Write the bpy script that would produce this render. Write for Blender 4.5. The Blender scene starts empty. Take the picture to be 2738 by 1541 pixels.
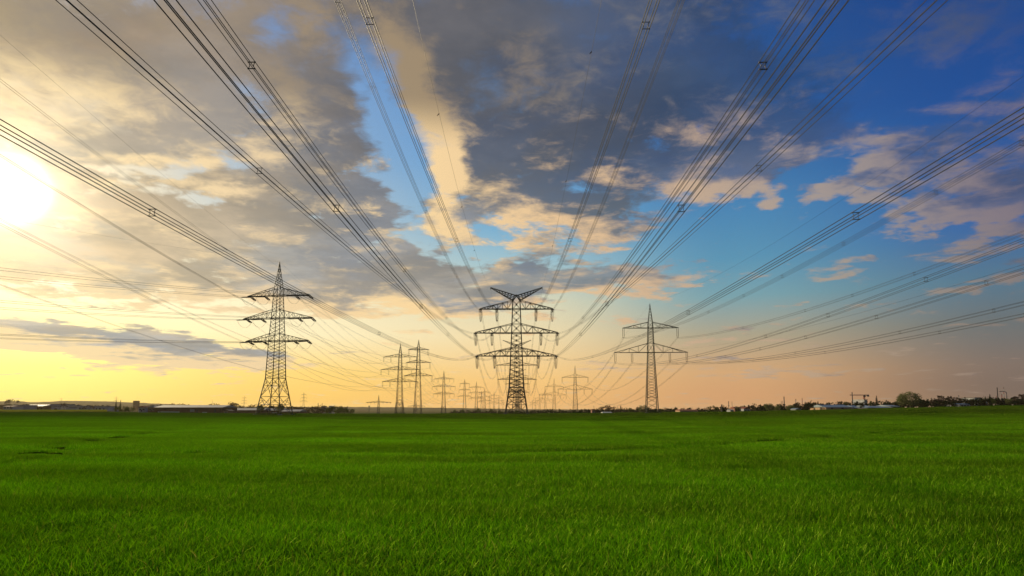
import bpy, math, random
import numpy as np
from mathutils import Vector, Matrix, noise as mnoise

R = math.radians
scene = bpy.context.scene
COL = scene.collection
random.seed(7)

# ------------------------------------------------------------------ camera
F, CX, CY, HGT = 1825.0, 1369.0, 912.0, 1.6
TILT = math.atan(183 / F)
cam_d = bpy.data.cameras.new('camera')
cam = bpy.data.objects.new('camera', cam_d)
COL.objects.link(cam)
cam_d.sensor_width = 36.0
cam_d.lens = 36.0 * F / 2738.0
cam_d.shift_y = (912.0 - 770.5) / 2738.0
cam_d.clip_start, cam_d.clip_end = 0.05, 60000
cam.location = (0, 0, HGT)
cam.rotation_euler = (R(90) + TILT, 0, 0)
scene.camera = cam


def ray(px, py):
    """survey helper: slopes (x/y, z/y) of a sight line"""
    a, u = px - CX, CY - py
    f = F * math.cos(TILT) - u * math.sin(TILT)
    return a / f, (u * math.cos(TILT) + F * math.sin(TILT)) / f


def at(px, py, D):
    a, b = ray(px, py)
    return Vector((a * D, D, HGT + b * D))


def zz(py, D):
    return HGT + ray(CX, py)[1] * D


def xx(px, D):
    return (px - CX) / (F / math.cos(TILT)) * D


def lin(c):
    c = c / 255.0
    return c / 12.92 if c <= 0.04045 else ((c + 0.055) / 1.055) ** 2.4


def rgb(r, g, b, k=1.0):
    return (lin(r) * k, lin(g) * k, lin(b) * k, 1.0)


# ------------------------------------------------------------------ tagging and mesh building
def tag(o, label=None, cat=None, group=None, kind=None):
    if label:
        o['label'] = label
    if cat:
        o['category'] = cat
    if group:
        o['group'] = group
    if kind:
        o['kind'] = kind
    return o


def empty(name, loc=(0, 0, 0), rz=0.0):
    o = bpy.data.objects.new(name, None)
    COL.objects.link(o)
    o.location = loc
    o.rotation_euler = (0, 0, rz)
    o.empty_display_size = 1
    return o


class MB:
    """collects verts and faces, then becomes one mesh object"""

    def __init__(s):
        s.v, s.f = [], []

    def beam(s, p, q, t, t2=None):
        p, q = Vector(p), Vector(q)
        d = q - p
        if d.length < 1e-6:
            return
        d.normalize()
        a = d.cross(Vector((0, 0, 1)))
        if a.length < 1e-3:
            a = Vector((1, 0, 0))
        a.normalize()
        b = d.cross(a)
        t2 = t if t2 is None else t2
        n = len(s.v)
        for c, h in ((p, t / 2), (q, t2 / 2)):
            for sa, sb in ((-1, -1), (1, -1), (1, 1), (-1, 1)):
                s.v.append(tuple(c + a * sa * h + b * sb * h))
        s.f += [(n, n + 1, n + 5, n + 4), (n + 1, n + 2, n + 6, n + 5), (n + 2, n + 3, n + 7, n + 6),
                (n + 3, n, n + 4, n + 7), (n + 3, n + 2, n + 1, n), (n + 4, n + 5, n + 6, n + 7)]

    def box(s, x0, x1, y0, y1, z0, z1):
        n = len(s.v)
        s.v += [(x0, y0, z0), (x1, y0, z0), (x1, y1, z0), (x0, y1, z0), (x0, y0, z1), (x1, y0, z1), (x1, y1, z1), (x0, y1, z1)]
        s.f += [(n, n + 3, n + 2, n + 1), (n + 4, n + 5, n + 6, n + 7), (n, n + 1, n + 5, n + 4), (n + 1, n + 2, n + 6, n + 5),
                (n + 2, n + 3, n + 7, n + 6), (n + 3, n, n + 4, n + 7)]

    def cube(s, c, h):
        s.box(c[0] - h, c[0] + h, c[1] - h, c[1] + h, c[2] - h, c[2] + h)

    def cyl(s, c, r0, r1, z0, z1, n=12):
        k = len(s.v)
        for z, r in ((z0, r0), (z1, r1)):
            for i in range(n):
                a = 2 * math.pi * i / n
                s.v.append((c[0] + r * math.cos(a), c[1] + r * math.sin(a), z))
        for i in range(n):
            j = (i + 1) % n
            s.f.append((k + i, k + j, k + n + j, k + n + i))
        s.f.append(tuple(k + i for i in reversed(range(n))))
        s.f.append(tuple(k + n + i for i in range(n)))

    def tube(s, pts, r, n=4, r1=None):
        k = len(s.v)
        m = len(pts)
        for i, p in enumerate(pts):
            p = Vector(p)
            d = Vector(pts[min(i + 1, m - 1)]) - Vector(pts[max(i - 1, 0)])
            d.normalize()
            a = d.cross(Vector((0, 0, 1)))
            if a.length < 1e-3:
                a = Vector((1, 0, 0))
            a.normalize()
            b = d.cross(a)
            rr = r if r1 is None else r + (r1 - r) * i / max(1, m - 1)
            for j in range(n):
                t = 2 * math.pi * (j + 0.5) / n
                s.v.append(tuple(p + a * rr * math.cos(t) + b * rr * math.sin(t)))
        for i in range(m - 1):
            for j in range(n):
                l = (j + 1) % n
                s.f.append((k + i * n + j, k + i * n + l, k + (i + 1) * n + l, k + (i + 1) * n + j))

    def quad(s, a, b, c, d):
        n = len(s.v)
        s.v += [tuple(a), tuple(b), tuple(c), tuple(d)]
        s.f.append((n, n + 1, n + 2, n + 3))

    def tri(s, a, b, c):
        n = len(s.v)
        s.v += [tuple(a), tuple(b), tuple(c)]
        s.f.append((n, n + 1, n + 2))

    def prism(s, prof, y0, y1):
        """prof: (x, z) outline, counter-clockwise, extruded along y"""
        n, m = len(s.v), len(prof)
        for y in (y0, y1):
            s.v += [(x, y, z) for x, z in prof]
        for i in range(m):
            j = (i + 1) % m
            s.f.append((n + i, n + j, n + m + j, n + m + i))
        s.f.append(tuple(n + i for i in reversed(range(m))))
        s.f.append(tuple(n + m + i for i in range(m)))

    def build(s, name, mat, parent=None, smooth=False):
        me = bpy.data.meshes.new(name)
        me.from_pydata(s.v, [], s.f)
        me.update()
        if smooth:
            me.polygons.foreach_set('use_smooth', [True] * len(me.polygons))
        o = bpy.data.objects.new(name, me)
        COL.objects.link(o)
        if mat:
            me.materials.append(mat)
        if parent:
            o.parent = parent
        return o


def copy_tree(o, parent=None, kids={}):
    c = o.copy()
    COL.objects.link(c)
    if parent:
        c.parent = parent
    for ch in [x for x in bpy.data.objects if x.parent == o]:
        copy_tree(ch, c)
    return c


# ------------------------------------------------------------------ node helpers and materials
class NT:
    def __init__(s, nt):
        s.nt = nt

    def n(s, typ, ins=None, **kw):
        nd = s.nt.nodes.new(typ)
        for k, v in kw.items():
            setattr(nd, k, v)
        for k, v in (ins or {}).items():
            if isinstance(v, bpy.types.NodeSocket):
                s.nt.links.new(v, nd.inputs[k])
            else:
                nd.inputs[k].default_value = v
        return nd

    def m(s, op, a, b=0.0, c=0.0, clamp=False):
        return s.n('ShaderNodeMath', {0: a, 1: b, 2: c}, operation=op, use_clamp=clamp).outputs[0]

    def vm(s, op, a, b=(0, 0, 0), sc=1.0):
        nd = s.n('ShaderNodeVectorMath', {0: a, 1: b}, operation=op)
        if op == 'SCALE':
            v = sc
            if isinstance(v, bpy.types.NodeSocket):
                s.nt.links.new(v, nd.inputs['Scale'])
            else:
                nd.inputs['Scale'].default_value = v
        return nd

    def mix(s, f, a, b):
        nd = s.n('ShaderNodeMix', data_type='RGBA')
        for i, v in ((0, f), (6, a), (7, b)):
            if isinstance(v, bpy.types.NodeSocket):
                s.nt.links.new(v, nd.inputs[i])
            else:
                nd.inputs[i].default_value = v
        return nd.outputs[2]

    def smooth(s, x, lo, hi):
        return s.n('ShaderNodeMapRange', {'Value': x, 'From Min': lo, 'From Max': hi}, interpolation_type='SMOOTHSTEP').outputs[0]

    def ramp(s, x, stops, interp='LINEAR'):
        nd = s.n('ShaderNodeValToRGB', {0: x})
        cr = nd.color_ramp
        cr.interpolation = interp
        while len(cr.elements) < len(stops):
            cr.elements.new(0.5)
        for e, (p, c) in zip(cr.elements, stops):
            e.position, e.color = p, c
        return nd.outputs[0]

    def noise(s, v, scale, detail=4, rough=0.55, dist=0.0, lac=2.0):
        return s.n('ShaderNodeTexNoise', {'Vector': v, 'Scale': scale, 'Detail': detail, 'Roughness': rough,
                                          'Distortion': dist, 'Lacunarity': lac})


def material(name, c1, c2=None, rough=0.7, scale=3.0, metal=0.0, bump=0.0, coord='Object', spec=0.2):
    m = bpy.data.materials.new(name)
    m.use_nodes = True
    nt = m.node_tree
    g = NT(nt)
    bs = nt.nodes['Principled BSDF']
    bs.inputs['Roughness'].default_value = rough
    bs.inputs['Specular IOR Level'].default_value = spec
    bs.inputs['Metallic'].default_value = metal
    tc = g.n('ShaderNodeTexCoord').outputs[coord]
    nz = g.noise(tc, scale, 5, 0.6)
    col = g.mix(g.smooth(nz.outputs[0], 0.35, 0.65), c1, c2 or c1)
    nt.links.new(col, bs.inputs['Base Color'])
    if bump:
        b = g.n('ShaderNodeBump', {'Strength': bump, 'Height': nz.outputs[0]})
        nt.links.new(b.outputs[0], bs.inputs['Normal'])
    return m


M = {}
M['steel'] = material('steel', (0.085, 0.095, 0.07, 1), (0.12, 0.12, 0.10, 1), 0.55, 1.5, 0.0)
M['steel_green'] = material('steel_green', (0.06, 0.075, 0.05, 1), (0.10, 0.105, 0.07, 1), 0.6, 1.5)
M['insul'] = material('insulator_ceramic', (0.05, 0.035, 0.025, 1), (0.08, 0.055, 0.04, 1), 0.25, 4)
M['wire'] = material('aluminium_wire', (0.045, 0.045, 0.042, 1), (0.075, 0.075, 0.07, 1), 0.5, 0.2)
M['concrete'] = material('concrete', (0.20, 0.20, 0.17, 1), (0.28, 0.28, 0.24, 1), 0.9, 2, bump=0.3)
M['white_wall'] = material('white_wall', (0.42, 0.42, 0.42, 1), (0.52, 0.51, 0.50, 1), 0.8, 0.3)
M['grey_wall'] = material('grey_wall', (0.30, 0.31, 0.34, 1), (0.38, 0.39, 0.41, 1), 0.8, 0.3)
M['brown_wall'] = material('brown_wall', (0.10, 0.055, 0.035, 1), (0.15, 0.08, 0.05, 1), 0.85, 0.3)
M['tan_wall'] = material('tan_wall', (0.42, 0.26, 0.14, 1), (0.5, 0.32, 0.18, 1), 0.85, 0.3)
M['brick'] = material('brick_wall', (0.24, 0.10, 0.06, 1), (0.32, 0.15, 0.10, 1), 0.9, 0.8)
M['grey_roof'] = material('grey_roof', (0.28, 0.28, 0.27, 1), (0.38, 0.37, 0.35, 1), 0.6, 0.3)
M['blue_roof'] = material('blue_roof', (0.16, 0.22, 0.27, 1), (0.22, 0.28, 0.33, 1), 0.5, 0.4)
M['red_roof'] = material('red_roof', (0.25, 0.07, 0.045, 1), (0.34, 0.11, 0.07, 1), 0.85, 0.6)
M['dark_roof'] = material('dark_roof', (0.05, 0.045, 0.045, 1), (0.08, 0.07, 0.07, 1), 0.8, 0.6)
M['glass'] = material('window_glass', (0.03, 0.04, 0.05, 1), (0.06, 0.07, 0.08, 1), 0.1, 0.5)
M['pale_strip'] = material('pale_strip', (0.36, 0.40, 0.38, 1), (0.42, 0.45, 0.42, 1), 0.6, 0.5)
M['chimney_grey'] = material('chimney_grey', (0.12, 0.12, 0.13, 1), (0.18, 0.18, 0.19, 1), 0.8, 0.2)
M['chimney_red'] = material('chimney_red', (0.30, 0.05, 0.05, 1), (0.38, 0.08, 0.07, 1), 0.7, 0.2)
M['crane_red'] = material('crane_red', (0.32, 0.10, 0.07, 1), (0.38, 0.13, 0.09, 1), 0.6, 0.5)
M['bark'] = material('bark', (0.07, 0.05, 0.035, 1), (0.12, 0.085, 0.06, 1), 0.9, 3)


def leaf_mat(name, c1, c2, trans=0.25):
    m = bpy.data.materials.new(name)
    m.use_nodes = True
    nt = m.node_tree
    nt.nodes.clear()
    g = NT(nt)
    geo = g.n('ShaderNodeNewGeometry')
    nz = g.noise(geo.outputs['Position'], 0.9, 3)
    f = g.m('MULTIPLY_ADD', geo.outputs['Random Per Island'], 0.6, g.m('MULTIPLY', nz.outputs[0], 0.5), clamp=True)
    col = g.mix(f, c1, c2)
    d = g.n('ShaderNodeBsdfDiffuse', {'Color': col})
    t = g.n('ShaderNodeBsdfTranslucent', {'Color': col})
    mx = g.n('ShaderNodeMixShader', {0: trans, 1: d.outputs[0], 2: t.outputs[0]})
    out = g.n('ShaderNodeOutputMaterial', {0: mx.outputs[0]})
    return m


M['leaf_green'] = leaf_mat('leaf_green', (0.035, 0.055, 0.012, 1), (0.09, 0.12, 0.03, 1))
M['leaf_dark'] = leaf_mat('leaf_dark', (0.012, 0.022, 0.010, 1), (0.03, 0.045, 0.018, 1), 0.1)
M['leaf_spring'] = leaf_mat('leaf_spring', (0.10, 0.12, 0.04, 1), (0.20, 0.21, 0.09, 1), 0.35)
M['twig'] = leaf_mat('twig', (0.06, 0.04, 0.03, 1), (0.13, 0.09, 0.065, 1), 0.05)
M['wood_mass'] = leaf_mat('wood_mass', (0.03, 0.035, 0.018, 1), (0.09, 0.07, 0.045, 1), 0.1)

# ------------------------------------------------------------------ terrain
CREST = [(-1500, 1104), (0, 1103), (300, 1103.2), (480, 1104.8), (760, 1106.4), (1000, 1107), (1400, 1106.8), (1600, 1105.6), (1800, 1103.2),
         (2000, 1101), (2150, 1097), (2280, 1094.6), (2420, 1090), (2560, 1087), (2738, 1082.5), (3000, 1078), (4200, 1074)]


def interp(tab, x):
    if x <= tab[0][0]:
        return tab[0][1]
    for (a, b), (c, d) in zip(tab, tab[1:]):
        if x <= c:
            t = (x - a) / (c - a)
            t = t * t * (3 - 2 * t) * 0.5 + t * 0.5
            return b + (d - b) * t
    return tab[-1][1]


CR_D = 350.0
RUTS = [[(-140, 66), (-60, 63), (-27.4, 61), (-20.5, 31), (-19, 28), (-16, 26), (-14, 18)],
        [(-26, 25.5), (-10, 25.0), (-1, 24.3), (5.6, 27), (9.5, 31), (20, 40), (33, 53), (46, 62), (90, 88)],
        [(-60, 120), (0, 112), (70, 118), (140, 140)], [(-120, 100), (-70, 84), (-35, 90), (-10, 96)],
        [(14, 66), (40, 74), (75, 96)], [(10, 160), (60, 150), (160, 190)]]


def seg_dist(x, y, a, b):
    ax, ay = a
    bx, by = b
    dx, dy = bx - ax, by - ay
    t = max(0, min(1, ((x - ax) * dx + (y - ay) * dy) / (dx * dx + dy * dy)))
    return math.hypot(x - ax - t * dx, y - ay - t * dy)


def rut(x, y):
    """0..1, how far the crop is thinned by a wheel track"""
    if y < 12 or y > 230:
        return 0.0
    d = min(seg_dist(x, y, a, b) for line in RUTS for a, b in zip(line, line[1:]))
    w = 0.95 + y * 0.016
    return max(0.0, 1 - d / w)


def ground_z(x, y):
    r = math.hypot(x, y)
    if y > 5:
        u = x / y
        u = max(-1.6, min(1.6, u))
        px = CX + u * F / math.cos(TILT)
        zc = HGT + ray(px, interp(CREST, px))[1] * CR_D
        yy = y
    else:
        zc, yy = -0.3, 0.0
    if yy <= CR_D:
        t = yy / CR_D
        z = zc * t * t * (1.6 - 0.6 * t)
    else:
        px = CX + x / y * F / math.cos(TILT)
        drop = max(0.0, min(1.0, (px - 260) / 500)) if px < 760 else 1.0
        s = min(1.0, (yy - CR_D) / 350.0)
        s = s * s * (3 - 2 * s)
        z = zc + s * (-7.0 - zc) * drop + (1 - drop) * 0.002 * min(300, (yy - CR_D))
    amp = min(1.0, r / 10) * (0.07 if yy < 40 else 0.07 + 0.0012 * min(yy - 40, 120))
    if 12 < y < 230 and r < 300:
        z -= 0.10 * rut(x, y) * max(0.35, 1 - y / 90)
    if r < 900:
        z += amp * (mnoise.noise(Vector((x * 0.22, y * 0.30, 3.1))) + 0.8 * mnoise.noise(Vector((x * 0.05, y * 0.07, 9.7))))
    return z


def make_ground():
    rad = [0.0] + [0.8 * i for i in range(1, 76)]
    while rad[-1] < 420:
        rad.append(rad[-1] * 1.02)
    while rad[-1] < 9000:
        rad.append(rad[-1] * 1.10)
    rad[-1] = 9000.0
    az = [-62 + 0.4 * i for i in range(311)]
    a = 66.0
    while a < 298:
        az.append(a)
        a += 4
    n = len(az)
    v = [(0, 0, ground_z(0, 0))]
    for r_ in rad[1:]:
        for a in az:
            x, y = r_ * math.sin(R(a)), r_ * math.cos(R(a))
            v.append((x, y, ground_z(x, y)))
    f = [(0, 1 + (j + 1) % n, 1 + j) for j in range(n)]
    for i in range(len(rad) - 2):
        for j in range(n):
            k = (j + 1) % n
            f.append((1 + i * n + j, 1 + i * n + k, 1 + (i + 1) * n + k, 1 + (i + 1) * n + j))
    b = MB()
    b.v, b.f = v, f
    m = bpy.data.materials.new('field_soil')
    m.use_nodes = True
    nt = m.node_tree
    g = NT(nt)
    bs = nt.nodes['Principled BSDF']
    bs.inputs['Roughness'].default_value = 1.0
    bs.inputs['Specular IOR Level'].default_value = 0.0
    pos = g.n('ShaderNodeNewGeometry').outputs['Position']
    dist = g.vm('LENGTH', pos).outputs['Value']
    n1 = g.noise(pos, 6.0, 6, 0.7)
    n2 = g.noise(g.vm('MULTIPLY', pos, (0.02, 0.05, 0.02)).outputs[0], 1.0, 5, 0.6)
    near = g.mix(n1.outputs[0], (0.012, 0.026, 0.001, 1), (0.035, 0.065, 0.003, 1))
    crop = g.mix(g.smooth(n2.outputs[0], 0.3, 0.7), (0.024, 0.062, 0.001, 1), (0.034, 0.085, 0.002, 1))
    fields = g.n('ShaderNodeTexVoronoi', {'Vector': pos, 'Scale': 0.0022}, feature='F1')
    fcol = g.mix(g.n('ShaderNodeSeparateColor', {0: fields.outputs['Color']}).outputs[0], (0.05, 0.08, 0.02, 1), (0.11, 0.10, 0.05, 1))
    c = g.mix(g.smooth(dist, 60.0, 330.0), near, crop)
    c = g.mix(g.smooth(dist, 430.0, 600.0), c, fcol)
    nt.links.new(c, bs.inputs['Base Color'])
    bp = g.n('ShaderNodeBump', {'Strength': 0.8, 'Distance': 0.3, 'Height': n1.outputs[0]})
    nt.links.new(bp.outputs[0], bs.inputs['Normal'])
    o = b.build('ground', m, None, True)
    tag(o, kind='structure')


make_ground()


# hills on the horizon
def make_hills():
    prof = [(-1700, 1084), (-600, 1078), (0, 1074.6), (40, 1074), (100, 1077), (140, 1076), (165, 1073.4), (225, 1073.6), (300, 1075), (345, 1077.5),
            (380, 1078.5), (430, 1081), (500, 1083.5), (560, 1086), (700, 1089), (900, 1089.6), (980, 1089.8), (1100, 1090.6), (1200, 1092.2),
            (1290, 1093.6), (1400, 1095.6), (1700, 1096.5), (2400, 1096), (2900, 1094), (4200, 1092)]
    b = MB()
    rows = 9
    xs = [-1700 + 8 * i for i in range(740)]
    for j in range(rows):
        t = j / (rows - 1)
        D = 3000 + 1700 * t
        for px in xs:
            u = (px - CX) / F
            zt = HGT + (1096 - interp(prof, px)) / F * 4700 * 1.0
            z = -9 + (zt + 9) * (t ** 1.15)
            if 0 < j:
                z += (mnoise.noise(Vector((u * 90, t * 5, 0))) * 1.6 + mnoise.noise(Vector((u * 420, t * 9, 4))) * 1.5) * t
            b.v.append((u * D, D, z))
    n = len(xs)
    k = len(b.v)
    for i, px in enumerate(xs):
        u = (px - CX) / F
        b.v.append((u * 6500, 6500, -12))
    for j in range(rows):
        for i in range(n - 1):
            b.f.append((j * n + i, j * n + i + 1, (j + 1) * n + i + 1, (j + 1) * n + i))
    m = bpy.data.materials.new('hill_cover')
    m.use_nodes = True
    nt = m.node_tree
    g = NT(nt)
    bs = nt.nodes['Principled BSDF']
    bs.inputs['Roughness'].default_value = 1.0
    bs.inputs['Specular IOR Level'].default_value = 0.0
    pos = g.n('ShaderNodeNewGeometry').outputs['Position']
    n1 = g.noise(g.vm('MULTIPLY', pos, (0.004, 0.0025, 0.03)).outputs[0], 1.0, 5, 0.6)
    n2 = g.noise(pos, 0.03, 3, 0.6)
    c = g.mix(g.smooth(n1.outputs[0], 0.42, 0.56), (0.035, 0.045, 0.028, 1), (0.10, 0.115, 0.06, 1))
    c = g.mix(g.m('MULTIPLY', n2.outputs[0], 0.5), c, (0.05, 0.045, 0.03, 1))
    nt.links.new(c, bs.inputs['Base Color'])
    tag(b.build('hills', m, None, True), kind='structure')


make_hills()
# ------------------------------------------------------------------ grass
def grass_patch(name, rad, count, h0, h1, wid, segs, seed, lean=0.48):
    rnd = random.Random(seed)
    v, f, tint = [], [], []
    for i in range(count):
        r_ = rad * (rnd.random() ** 0.5)
        if rnd.random() < (r_ / rad) ** 2.5 * 0.8:
            r_ *= rnd.random() ** 0.5
        a = rnd.random() * 6.2832
        x, y = r_ * math.cos(a), r_ * math.sin(a)
        cl = mnoise.noise(Vector((x * 3.2, y * 3.2, seed))) * 0.22 + 1
        h = (h0 + (h1 - h0) * rnd.random()) * cl
        w = wid * (0.7 + 0.6 * rnd.random())
        th = rnd.random() * 6.2832
        ld = th + rnd.gauss(0, 0.9)
        ln = lean * (0.35 + abs(rnd.gauss(0, 0.75))) * h
        if rnd.random() < 0.08:
            ln *= 2.0
        wx, wy = -math.sin(th) * w / 2, math.cos(th) * w / 2
        lx, ly = math.cos(ld) * ln, math.sin(ld) * ln
        droop = rnd.random() ** 2 * 0.35
        n = len(v)
        tn = rnd.random()
        for s in range(segs + 1):
            t = s / segs
            cx_, cy_ = x + lx * t * t, y + ly * t * t
            z = h * (t - droop * t * t * t) - 0.02
            k = (1 - t ** 1.6) if s < segs else 0
            if s < segs:
                k = 0.55 + 0.45 * min(1, t * 3) if t < 0.34 else 1 - (t - 0.34) * 1.0
                v += [(cx_ - wx * k, cy_ - wy * k, z), (cx_ + wx * k, cy_ + wy * k, z)]
                tint += [tn, tn]
            else:
                v.append((cx_, cy_, z))
                tint.append(tn)
        for s in range(segs - 1):
            f.append((n + 2 * s, n + 2 * s + 1, n + 2 * s + 3, n + 2 * s + 2))
        f.append((n + 2 * segs - 2, n + 2 * segs - 1, n + 2 * segs))
    me = bpy.data.meshes.new(name)
    me.from_pydata(v, [], f)
    at_ = me.attributes.new('tint', 'FLOAT', 'POINT')
    at_.data.foreach_set('value', tint)
    me.polygons.foreach_set('use_smooth', [True] * len(me.polygons))
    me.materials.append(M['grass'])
    return bpy.data.objects.new(name, me)


def make_grass_material():
    m = bpy.data.materials.new('grass_blade')
    m.use_nodes = True
    nt = m.node_tree
    nt.nodes.clear()
    g = NT(nt)
    tn = g.n('ShaderNodeAttribute', attribute_name='tint').outputs['Fac']
    pos = g.n('ShaderNodeNewGeometry').outputs['Position']
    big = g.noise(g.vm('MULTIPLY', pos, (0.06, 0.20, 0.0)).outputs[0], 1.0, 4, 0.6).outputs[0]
    col = g.ramp(tn, [(0.0, (0.018, 0.078, 0.001, 1)), (0.5, (0.070, 0.220, 0.002, 1)), (0.9, (0.155, 0.370, 0.004, 1)),
                      (0.985, (0.15, 0.22, 0.01, 1)), (1.0, (0.30, 0.28, 0.12, 1))])
    col = g.mix(g.smooth(big, 0.35, 0.65), col, g.mix(1.0, col, col))
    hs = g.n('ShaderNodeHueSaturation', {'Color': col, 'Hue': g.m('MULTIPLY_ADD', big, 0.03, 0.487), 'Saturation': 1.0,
                                         'Value': g.m('MULTIPLY', g.m('MULTIPLY_ADD', big, 2.2, -0.08), g.m('MULTIPLY_ADD', g.smooth(g.n('ShaderNodeSeparateXYZ', {0: pos}).outputs[1], 26.0, 180.0), -0.76, 1.0))})  # shade toward the horizon painted into the blade colour, deeper with distance
    d = g.n('ShaderNodeBsdfDiffuse', {'Color': hs.outputs[0]})
    tc = g.vm('MULTIPLY', hs.outputs[0], (1.5, 1.45, 0.5)).outputs[0]
    t = g.n('ShaderNodeBsdfTranslucent', {'Color': tc})
    gl = g.n('ShaderNodeBsdfGlossy', {'Color': (0.7, 1.0, 0.10, 1), 'Roughness': 0.5})
    a = g.n('ShaderNodeMixShader', {0: 0.42, 1: d.outputs[0], 2: t.outputs[0]})
    b = g.n('ShaderNodeMixShader', {0: 0.06, 1: a.outputs[0], 2: gl.outputs[0]})
    g.n('ShaderNodeOutputMaterial', {0: b.outputs[0]})
    return m


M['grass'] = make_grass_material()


def make_grass():
    src = bpy.data.collections.new('grass_tufts')      # sources only: never linked to the scene
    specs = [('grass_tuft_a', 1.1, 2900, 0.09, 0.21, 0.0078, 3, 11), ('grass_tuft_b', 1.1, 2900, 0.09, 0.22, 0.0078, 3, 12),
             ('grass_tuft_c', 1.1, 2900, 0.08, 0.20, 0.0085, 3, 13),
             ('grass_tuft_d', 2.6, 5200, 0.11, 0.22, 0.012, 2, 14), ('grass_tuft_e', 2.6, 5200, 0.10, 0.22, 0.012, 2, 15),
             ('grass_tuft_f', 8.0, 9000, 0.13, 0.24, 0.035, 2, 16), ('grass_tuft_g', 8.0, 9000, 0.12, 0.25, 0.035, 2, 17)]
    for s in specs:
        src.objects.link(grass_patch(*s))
    rnd = random.Random(5)
    pts, rot, scl, idx = [], [], [], []

    def fill(step, r0, r1, ids, over):
        n = int(r1 / step) + 2
        for i in range(-n, n + 1):
            for j in range(-2, n + 1):
                x, y = (i + rnd.uniform(-.45, .45)) * step, (j + rnd.uniform(-.45, .45)) * step
                r_ = math.hypot(x, y)
                if not (r0 <= r_ < r1) or abs(x) > 0.86 * y + 4 or y < -1:
                    continue
                k = rut(x, y)
                if k > 0.25 and r_ < 58 and rnd.random() < k * 0.9:
                    continue
                lump = 1 + 0.28 * mnoise.noise(Vector((x * 0.35, y * 0.35, 1.7))) + 0.22 * mnoise.noise(Vector((x * 0.9, y * 0.9, 5.7)))
                hh = lump * (1 - (0.6 if r_ < 58 else 0.3) * k)
                s = rnd.uniform(0.9, 1.12)
                pts.append((x, y, ground_z(x, y) - 0.012))
                rot.append(rnd.random() * 6.2832)
                scl.append((s * over, s * over, hh))
                idx.append(rnd.choice(ids))
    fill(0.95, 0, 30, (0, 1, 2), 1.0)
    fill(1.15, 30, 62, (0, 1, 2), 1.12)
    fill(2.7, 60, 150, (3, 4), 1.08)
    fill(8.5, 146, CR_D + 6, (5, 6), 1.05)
    me = bpy.data.meshes.new('grass')
    me.from_pydata(pts, [], [])
    a = me.attributes.new('g_rot', 'FLOAT', 'POINT')
    a.data.foreach_set('value', rot)
    a = me.attributes.new('g_scl', 'FLOAT_VECTOR', 'POINT')
    a.data.foreach_set('vector', [c for s in scl for c in s])
    a = me.attributes.new('g_idx', 'INT', 'POINT')
    a.data.foreach_set('value', idx)
    o = bpy.data.objects.new('grass', me)
    COL.objects.link(o)
    tag(o, 'dense bright green young wheat covering the whole field', 'grass', kind='stuff')
    ng = bpy.data.node_groups.new('scatter_grass', 'GeometryNodeTree')
    ng.interface.new_socket('Geometry', in_out='INPUT', socket_type='NodeSocketGeometry')
    ng.interface.new_socket('Geometry', in_out='OUTPUT', socket_type='NodeSocketGeometry')
    N = ng.nodes
    gi, go = N.new('NodeGroupInput'), N.new('NodeGroupOutput')
    ci = N.new('GeometryNodeCollectionInfo')
    ci.inputs['Collection'].default_value = src
    ci.inputs['Separate Children'].default_value = True
    ci.inputs['Reset Children'].default_value = True
    iop = N.new('GeometryNodeInstanceOnPoints')
    iop.inputs['Pick Instance'].default_value = True

    def na(nm, ty):
        q = N.new('GeometryNodeInputNamedAttribute')
        q.data_type = ty
        q.inputs['Name'].default_value = nm
        return [s for s in q.outputs if s.enabled and s.name == 'Attribute'][0]
    cx_ = N.new('ShaderNodeCombineXYZ')
    L = ng.links.new
    L(na('g_rot', 'FLOAT'), cx_.inputs[2])
    L(gi.outputs[0], iop.inputs['Points'])
    L(ci.outputs[0], iop.inputs['Instance'])
    L(na('g_idx', 'INT'), iop.inputs['Instance Index'])
    L(cx_.outputs[0], iop.inputs['Rotation'])
    L(na('g_scl', 'FLOAT_VECTOR'), iop.inputs['Scale'])
    L(iop.outputs[0], go.inputs[0])
    mod = o.modifiers.new('scatter', 'NODES')
    mod.node_group = ng
    print('grass instances', len(pts))


make_grass()
# ------------------------------------------------------------------ lattice pylons
SL = 0.0093     # the lines run this much to the right per metre forward


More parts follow.
